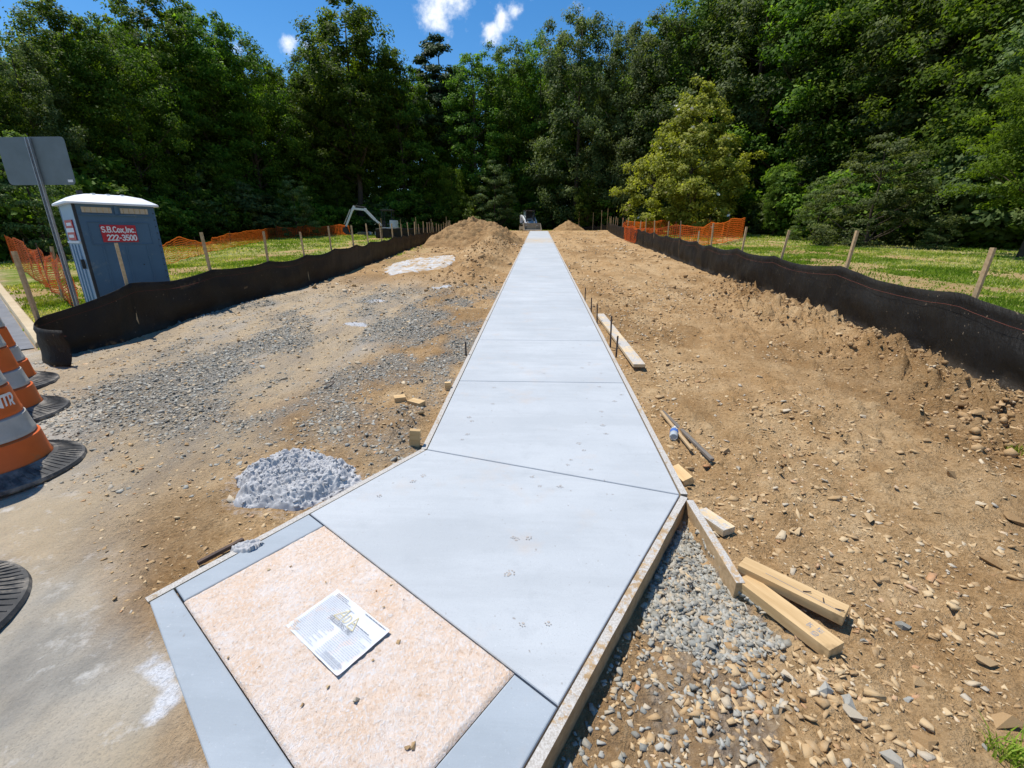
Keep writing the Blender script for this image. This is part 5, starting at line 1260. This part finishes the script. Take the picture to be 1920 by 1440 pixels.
    for k in range(4): m.box((3.92, -.2 + .133 * k, .07), (.14, .05, .04))
    m.build('tooth', 'bucket_steel', bk)
excavator()

# ------------------------------------------------------------------ clutter at the far end
def clutter():
    def stick(px, py, dx, dy, L, w, t, mat, name, label, cat, dz=0):
        p = G(px, py); return board(name, mat, (p.x, p.y), (p.x + dx * L, p.y + dy * L), w, t, label, cat, zup=dz)
    labs = ['topmost split board on the scrap heap by the left silt fence', 'pale board pointing right on the scrap heap by the left silt fence', 'lowest board of the scrap heap by the left silt fence', 'short crooked board of the scrap heap nearest the dirt pile', 'long flat board of the scrap heap by the left silt fence']
    for i, (px, py, a, L) in enumerate(((818, 436, .3, 2.6), (822, 441, -.5, 2.2), (828, 444, .1, 1.9), (835, 434, .9, 1.6), (830, 430, -.1, 3.0))):
        stick(px, py, math.cos(a), math.sin(a), L, .16, .06, 'lumber_pale', 'scrap_board', labs[i], 'board', .1 + .12 * (i % 3))
    p = G(940, 431); root = empty('pallet', (-4.3, 33.4, gz1(-4.3, 33.4) + .32), .2, 'grey pallet showing behind the right flank of the big dirt pile', 'pallet')
    for k in range(6): m = MB(); m.box((0, -.5 + .2 * k, .13), (1.6, .12, .025)); m.build('slat', 'tarp_grey', root)
    for k in range(3): m = MB(); m.box((-.7 + .7 * k, 0, .06), (.09, 1.1, .11)); m.build('stringer', 'tarp_grey', root)
    p = G(682, 441); root = empty('storage_crate', (p.x, p.y, gz1(p.x, p.y)), .1, 'small pale crate on the grass beside the excavator bucket', 'crate')
    m = MB(); m.box((0, 0, .25), (.95, .5, .03)); m.box((0, -.24, .14), (.95, .03, .25)); m.box((0, .24, .14), (.95, .03, .25)); m.box((-.46, 0, .14), (.03, .45, .25)); m.box((.46, 0, .14), (.03, .45, .25)); m.build('box_side', 'grey_wood', root)
    m = MB(); m.box((0, 0, .275), (1.0, .55, .02)); m.build('lid', 'tarp_grey', root)
    p = G(692, 441); m = MB(); m.lathe([(.0, 0), (.13, 0), (.14, .05), (.15, .30), (.155, .31), (.13, .30), (0, .22)], 16); o = m.build('bucket_pail', 'white_print', loc=(p.x + .1, p.y, gz1(p.x, p.y)), smooth=True); tag(o, 'white pail standing beside the small pale crate', 'pail')
clutter()

# ------------------------------------------------------------------ trees
def crown_mesh(name, seed, R_, H_, z0, prof_, ncl, per, leaf, clr=(.14, .24), flat=.6, droop=0.0, mat='leaf_green', lean=.0, flowers=0, shell=.55):
    """leaf clumps spread through an uneven crown volume; returns mesh and clump centres"""
    rg = np.random.default_rng(seed)
    t = rg.random(ncl * 3); pr = np.interp(t, *prof_); keep = rg.random(ncl * 3) < (pr / pr.max()) ** 1.3 + .06
    t = t[keep][:ncl]; pr = np.interp(t, *prof_); n = len(t)
    a = rg.uniform(0, 6.283, n)
    lob = 1 + .28 * np.sin(a * 3 + rg.uniform(0, 6) + t * 5) * .7 + .22 * np.sin(a * 5 + t * 11 + rg.uniform(0, 6))
    rr = pr * R_ * lob * (shell + (1 - shell) * rg.random(n) ** .5) * rg.uniform(.72, 1.06, n)
    c = np.stack([rr * np.cos(a), rr * np.sin(a), z0 + t * (H_ - z0)], 1)
    c[:, 2] -= droop * (rr / R_) ** 2
    cr = R_ * rg.uniform(*clr, n) * (.7 + .3 * pr / pr.max())
    k = np.repeat(np.arange(n), per); N = len(k)
    d = rg.normal(0, 1, (N, 3)); d /= np.linalg.norm(d, axis=1)[:, None]
    rad = rg.random(N) ** .42
    off = d * rad[:, None] * cr[k][:, None] * np.stack([np.ones(N), np.ones(N), np.full(N, flat)], 1)
    lump = 1 + .35 * np.sin(d[:, 0] * 6 + k) * np.sin(d[:, 1] * 5 + k * 1.7)
    P = c[k] + off * lump[:, None]
    out = np.stack([np.cos(a[k]), np.sin(a[k]), np.full(N, .5)], 1)
    nrm = d * .7 + out * .5 + rg.normal(0, .55, (N, 3)); nrm[:, 2] = np.abs(nrm[:, 2]) + .25
    nrm /= np.linalg.norm(nrm, axis=1)[:, None]
    ref = rg.normal(0, 1, (N, 3)); u = np.cross(nrm, ref); u /= np.linalg.norm(u, axis=1)[:, None]; v = np.cross(nrm, u)
    s = leaf * rg.uniform(.6, 1.35, N)
    bend = nrm * (s * .22)[:, None]
    V = np.stack([P - u * s[:, None] * .62, P - v * s[:, None] * .36 - bend * .6, P + u * s[:, None] * .62, P + v * s[:, None] * .36 - bend * .6], 1)
    tint = np.clip(.32 + .30 * (rad - .5) + .35 * (rg.random(n)[k] - .5) + rg.normal(0, .16, N) + .28 * (d[:, 2]), 0, 1)  # clump tops tinted lighter, sunlit tips put into the leaf colour
    F = np.arange(N * 4).reshape(N, 4)
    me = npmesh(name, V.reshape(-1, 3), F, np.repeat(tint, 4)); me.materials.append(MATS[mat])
    return me, c, (V if not flowers else V)
def trunk_mesh(name, seed, H_, r, centres, nlimb, z0):
    rg = np.random.default_rng(seed); m = MB()
    pts = [(0, 0, -.3)]; 
    for k in range(1, 9): pts.append((pts[-1][0] + rg.normal(0, .10), pts[-1][1] + rg.normal(0, .10), H_ * .93 * k / 8))
    rs = [r * 1.35] + [r * (1 - .88 * k / 8) for k in range(1, 9)]
    m.tube(pts, rs, 9)
    for i in rg.permutation(len(centres))[:nlimb]:
        c = centres[i]; zb = max(z0 * .7 + .3, c[2] - np.hypot(c[0], c[1]) * rg.uniform(.5, .9)); q = min(7.9, max(0, zb / (H_ * .93) * 8)); j = int(q); f = q - j
        b = np.array(pts[j]) * (1 - f) + np.array(pts[min(8, j + 1)]) * f; rb = max(.03, (rs[j] * (1 - f) + rs[min(8, j + 1)] * f) * .45)
        mid = b * .5 + c * .5 + np.array((0, 0, -.06 * np.hypot(c[0], c[1])))
        m.tube([b, mid, c], [rb, rb * .6, rb * .2], 5, False)
    me = bpy.data.meshes.new(name); me.from_pydata(m.v, [], m.f); me.update(); me.materials.append(MATS['bark'])
    me.polygons.foreach_set('use_smooth', [True] * len(me.polygons)); return me
OV = ([0, .12, .35, .65, .86, 1], [.55, .85, 1, .98, .78, .36]); FULL = ([0, .1, .3, .6, .85, 1], [.8, 1, 1, .92, .72, .32]); TALL = ([0, .15, .4, .7, .9, 1], [.35, .7, 1, .92, .68, .3]); CON = ([0, .2, .5, .8, 1], [.5, 1, .8, .5, .1])
SP = {}
def species(key, seed, R_, H_, z0, prof_, ncl, per, leaf, mat, r, **kw):
    me, c, V = crown_mesh('crown', seed, R_, H_, z0, prof_, ncl, per, leaf, mat=mat, **kw)
    SP[key] = (me, trunk_mesh('trunk', seed + 1, H_, r, c, 26, z0), H_)
species('oak_a', 1, 5.6, 20, 2.0, OV, 300, 130, .205, 'leaf_green', .32)
species('oak_b', 2, 5.0, 20, 1.2, FULL, 300, 130, .205, 'leaf_green', .30, clr=(.13, .22))
species('oak_c', 3, 4.6, 20, 5.5, TALL, 240, 130, .21, 'leaf_green', .30, clr=(.15, .25), shell=.35)
species('oak_d', 4, 5.8, 20, .8, FULL, 320, 130, .20, 'leaf_grey', .32, clr=(.11, .20), flat=.75)
species('lime_a', 5, 5.6, 12, .6, OV, 240, 120, .19, 'leaf_lime', .2, clr=(.14, .26), shell=.4)
species('lime_b', 25, 5.0, 14, 3.6, OV, 220, 120, .17, 'leaf_lime', .2, clr=(.13, .24), shell=.4, flat=.4)
species('pine_a', 6, 3.4, 20, 9.0, CON, 130, 150, .24, 'leaf_pine', .28, clr=(.16, .28), flat=.45, shell=.25)
species('bush_a', 7, 2.4, 4.2, .1, FULL, 70, 80, .22, 'leaf_green', .07, clr=(.2, .34))
species('bush_b', 8, 2.2, 4.6, .1, OV, 70, 80, .22, 'leaf_grey', .07, clr=(.2, .34))
species('spray_a', 9, 4.2, 9, .4, FULL, 150, 120, .17, 'leaf_grey', .14, clr=(.14, .24), flat=.35, droop=1.5)
species('magnolia', 10, 5.0, 11.5, .3, ([0, .1, .3, .5, .75, .92, 1], [.70, .95, 1, .82, .5, .22, .06]), 360, 110, .19, 'leaf_magnolia', .2, clr=(.09, .17), flat=.7)
TREE_TOP = {}
def place(key, x, y, h, wf, name, label, cat='tree', group=None, rz=None):
    cme, tme, H0 = SP[key]; k = h / (H0 * (1.07 if H0 > 10 else 1.0))
    z = gz1(x, y) - .05
    root = empty(name, (x, y, z), random.uniform(0, 6.28) if rz is None else rz, label, cat, group)
    c = link('crown', cme, None, root); t = link('trunk', tme, None, root)
    for o in (c, t): o.scale = (k * wf, k * wf, k)
    return root
def at_px(px, dist):
    d = ray(px, 440); L = math.hypot(d[0], d[1]); return d[0] / L * dist, d[1] / L * dist
def top_h(px, py, x, y):
    d = ray(px, py); L = math.hypot(d[0], d[1]); return CAMH + d[2] / L * math.hypot(x, y) - gz1(x, y)
front = [  # photo column, distance, row of the tree top, kind, width factor, where it stands
    (-90, 33, 110, 'oak_b', .95, 'broadleaf tree cut off by the left picture edge, behind the road sign'),
    (35, 35, 88, 'oak_a', .85, 'broad green tree at far left, above the back of the road sign'),
    (118, 37, 62, 'oak_d', .8, 'greyish green tree rising between the road sign and the toilet'),
    (205, 41, -8, 'oak_c', 1.0, 'tall tree directly above the white roof of the blue toilet'),
    (285, 40, 35, 'oak_a', .85, 'bushy tree just right of the toilet, before the tallest left trees'),
    (355, 46, -45, 'oak_b', 1.0, 'tallest tree of the left wood, above the climbing orange net'),
    (440, 47, -5, 'oak_c', 1.0, 'tall loose crowned tree left of the sky gap with small clouds'),
    (500, 48, 50, 'oak_a', .9, 'green tree bordering the left side of the small cloud gap'),
    (565, 52, 108, 'oak_b', .95, 'lower tree under the two small white clouds'),
    (622, 53, 72, 'oak_a', .85, 'green tree just right of the two small clouds'),
    (682, 52, -40, 'oak_c', 1.05, 'tall tree whose open top stands above the excavator'),
    (760, 54, 68, 'oak_b', .95, 'green tree left of the dark pine, above the left fence end'),
    (835, 57, 38, 'pine_a', 1.25, 'dark pine with flat tufts in the middle of the tree line'),
    (895, 54, 66, 'oak_b', .95, 'tree right of the dark pine, above the big dirt pile'),
    (955, 56, 58, 'oak_a', .85, 'tree left of the far path end, below the wispy cloud'),
    (1012, 55, 42, 'oak_a', .75, 'tall tree straight above the track loader'),
    (1075, 51, -10, 'oak_d', .9, 'tall greyish oak right of the track loader'),
    (1150, 49, 20, 'oak_d', .78, 'greyish oak above the far corner of the right fence'),
    (1215, 47, -5, 'oak_d', .85, 'greyish oak directly left above the magnolia'),
    (1290, 49, -80, 'oak_a', 1.0, 'very tall oak behind the top of the magnolia'),
    (1380, 45, -130, 'oak_d', 1.05, 'very tall oak right behind the magnolia'),
    (1475, 42, -170, 'oak_b', 1.1, 'huge tree at right whose top is cut off, next beyond the magnolia'),
    (1570, 40, -170, 'oak_a', 1.1, 'huge dark tree behind the drooping grey tree at right'),
    (1665, 37, -200, 'oak_d', 1.05, 'huge tree above the drooping grey tree, top cut off'),
    (1760, 35, -220, 'oak_b', 1.1, 'huge dark tree second from the right picture edge'),
    (1870, 32, -260, 'oak_a', 1.1, 'huge tree behind the bright lime green tree at the right edge'),
    (2010, 30, -250, 'oak_d', 1.1, 'tree mostly outside the right picture edge')]
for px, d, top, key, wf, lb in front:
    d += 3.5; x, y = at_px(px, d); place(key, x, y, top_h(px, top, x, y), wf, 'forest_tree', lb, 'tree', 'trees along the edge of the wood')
mid_ = [(440, 47, 275, 'oak_a', .8, 'small tree with a sunlit crown at the edge of the left wood'), (850, 55, 300, 'lime_a', .7, 'bright green young tree just above the big dirt pile'), (640, 53, 320, 'oak_a', 1.0, 'low dark tree behind the excavator boom'),
        (75, 31, 250, 'spray_a', .9, 'low grey green tree right behind the road sign'), (560, 46, 330, 'spray_a', .8, 'low spreading tree behind the far orange net'), (1630, 29, 255, 'spray_a', 1.1, 'drooping grey green tree standing before the dark wood at right'),
        (1530, 33, 330, 'spray_a', .9, 'low drooping tree left of the larger grey green one at right'), (1925, 25, 40, 'lime_b', .9, 'bright lime green tree cut off by the right picture edge'), (1760, 28, 395, 'spray_a', .9, 'low dark spray of branches before the wood at right'), (1450, 38, 300, 'oak_a', .9, 'small dark tree right of the magnolia at the lawn edge'),
        (930, 52, 300, 'spray_a', .8, 'low grey tree left of the track loader'), (1100, 50, 330, 'oak_a', 1.0, 'low dark tree above the small dirt pile')]
for px, d, top, key, wf, lb in mid_:
    x, y = at_px(px, d); place(key, x, y, top_h(px, top, x, y), wf, 'edge_tree', lb, 'tree', 'smaller trees before the wood')
mx_, my_ = at_px(1283, 39); mg = place('magnolia', mx_, my_, top_h(1290, 128, mx_, my_), 1.0, 'magnolia_tree', 'yellow green magnolia with white flowers behind the right orange net', rz=1.0)
# white blossoms on the magnolia
def blossoms():
    rg = np.random.default_rng(5); me = SP['magnolia'][0]; k = mg.children[0].scale[0]
    co = np.zeros(len(me.vertices) * 3, np.float32); me.vertices.foreach_get('co', co); co = co.reshape(-1, 3)
    rr = np.hypot(co[:, 0], co[:, 1]); pick = rg.choice(np.where(rr > np.interp(co[:, 2], [0, 3, 6, 11], [3.5, 3.8, 2.9, .6]))[0], 60, replace=False)
    m = MB()
    for q in range(7):
        a = q * 2 * math.pi / 7; c, s = math.cos(a), math.sin(a); m.add([(0, 0, 0), (c * .07 - s * .05, s * .07 + c * .05, .05), (c * .15, s * .15, .10), (c * .07 + s * .05, s * .07 - c * .05, .05)], [(0, 1, 2, 3)])
    first = None
    for i in pick:
        p = co[i]
        if first is None: o = m.build('flower', 'petal', mg); first = o.data
        else: o = link('flower', first, None, mg)
        o.location = (p[0] * k * 1.03, p[1] * k * 1.03, p[2] * mg.children[0].scale[2]); o.rotation_euler = (rg.uniform(-.9, .9), rg.uniform(-.9, .9), 0); sc = rg.uniform(.7, 1.15); o.scale = (sc,) * 3
blossoms()
# deeper rows of the wood, nothing tells these apart
for row, dd in ((0, 6.5), (1, 13), (2, 21)):
    for i, px in enumerate(range(-140 + row * 35, 2100, 78 + row * 12)):
        if 970 < px < 1010 and row == 0: continue
        base_d = np.interp(px, [-100, 200, 400, 700, 1000, 1200, 1500, 1800, 2050], [34, 40, 46, 52, 55, 49, 42, 34, 28])
        x, y = at_px(px + random.uniform(-22, 22), base_d + 3 + dd + random.uniform(-1.8, 1.8))
        top = np.interp(px, [-100, 0, 130, 200, 300, 440, 520, 545, 580, 640, 700, 790, 830, 900, 1060, 1140, 1200, 1260, 1400], [115, 115, 95, 55, 35, 45, 100, 120, 120, 85, 70, 110, 110, 95, 70, 75, 55, -20, -140]) + random.uniform(0, 40)
        place(random.choice(('oak_a', 'oak_b', 'oak_c', 'oak_d', 'oak_c')), x, y, top_h(px, top, x, y), random.uniform(.8, 1.0), 'inner_forest_tree', 'broadleaf tree deep in the wood, mostly hidden behind the edge trees', 'tree', 'trees deep in the wood')
nb_ = 0
for px in range(-120, 2060, 46):
    base_d = np.interp(px, [-100, 200, 400, 700, 1000, 1200, 1500, 1800, 2050], [31, 37, 45, 53, 55.5, 50, 38, 32, 30])
    for dd in (0, 4.2):
        x, y = at_px(px + random.uniform(-16, 16), base_d + dd + random.uniform(-.6, 1.6))
        place(random.choice(('bush_a', 'bush_b', 'bush_a')), x, y, random.uniform(2.4, 4.8) + dd * .35, random.uniform(.9, 1.3), 'understory_bush', 'leafy bush in the dark understory along the foot of the wood', 'bush', 'understory bushes')

# ------------------------------------------------------------------ grass
def grass():
    rg = np.random.default_rng(3)
    def field(n, xr, yr, ypow, seed):
        rgl = np.random.default_rng(seed); x = rgl.uniform(*xr, n * 3); y = yr[0] + (yr[1] - yr[0]) * rgl.random(n * 3) ** ypow
        g = zones(x, y)[1]; k = rgl.random(n * 3) < g ** 1.4 * infront(x, y); return np.stack([x[k], y[k]], 1)[:n]
    P = np.concatenate([field(60000, (4.3, 16), (3.0, 24), 1.3, 1), field(30000, (5, 28), (16, 46), 1.0, 2), field(45000, (-15, -5.3), (5, 22), 1.2, 3), field(26000, (-26, -5.6), (16, 46), 1.0, 4), field(5000, (-12, 12), (44.5, 52), 1, 5)])
    N = len(P); d = np.hypot(P[:, 0], P[:, 1]); h = rg.uniform(.02, .055, N) * (1 + .02 * d) * (.6 + .9 * fbm(P[:, 0] * .8, P[:, 1] * .8, 5, 3)); w = .003 + .0011 * d
    a = rg.uniform(0, 6.283, N); ln = rg.uniform(-.7, .7, (N, 2)) * h[:, None]; z = gz(P[:, 0], P[:, 1]) - .004
    dx, dy = np.cos(a) * w, np.sin(a) * w
    V = np.stack([np.stack([P[:, 0] - dx, P[:, 1] - dy, z], 1), np.stack([P[:, 0] + dx, P[:, 1] + dy, z], 1), np.stack([P[:, 0] + ln[:, 0], P[:, 1] + ln[:, 1], z + h], 1)], 1)
    dry = fbm(P[:, 0] * .6, P[:, 1] * .6, 15, 4); tint = np.clip(.50 + (dry - .5) * 2.0 + rg.normal(0, .24, N), 0, 1)
    o = link('lawn_grass', npmesh('lawn_grass', V.reshape(-1, 3), np.arange(N * 3).reshape(N, 3), np.repeat(tint, 3)), 'grass_blade'); tag(o, 'short patchy lawn grass outside the silt fences', 'grass', kind='stuff')
    def clump(px, py, n, r, hh, label, mat='grass_blade'):
        p = G(px, py); m = []; T = []
        for i in range(n):
            a = random.uniform(0, 6.28); q = r * random.random() ** .7; x, y = p.x + q * math.cos(a), p.y + q * math.sin(a); z = gz1(x, y) - .003
            b = random.uniform(0, 6.28); h = hh * random.uniform(.5, 1.1); l = random.uniform(.2, .9) * h; w = .0028 + .0004 * p.y
            for s0, s1 in ((0, .55), (.55, 1)):
                A = np.array((x + l * s0 * s0 * math.cos(b), y + l * s0 * s0 * math.sin(b), z + h * s0)); B = np.array((x + l * s1 * s1 * math.cos(b), y + l * s1 * s1 * math.sin(b), z + h * (s1 - .12 * s1 * s1)))
                sd = np.array((-math.sin(b), math.cos(b), 0)) * w; m += [A - sd * (1 - s0 * .5), A + sd * (1 - s0 * .5), B + sd * (1 - s1 * .9), B - sd * (1 - s1 * .9)]; T += [random.uniform(.2, .7)] * 4
        V = np.array(m); o = link('weed_clump', npmesh('weed_clump', V, np.arange(len(V)).reshape(-1, 4), np.array(T)), mat); tag(o, label, 'weed', 'weeds')
    clump(1897, 1428, 110, .06, .075, 'green weed clump in the lower right corner')
    clump(1905, 850, 60, .05, .06, 'small weed beside the clods at the right picture edge')
    clump(85, 572, 260, .35, .16, 'leafy weeds below the orange net by the kerb')
    clump(68, 565, 160, .3, .13, 'weed tuft against the kerb below the orange net')
    clump(1680, 545, 200, .28, .14, 'dry weed tuft on the bare patch between the right stakes')
    clump(1640, 530, 120, .2, .10, 'small weed tuft near the bare patch of the right lawn')
grass()
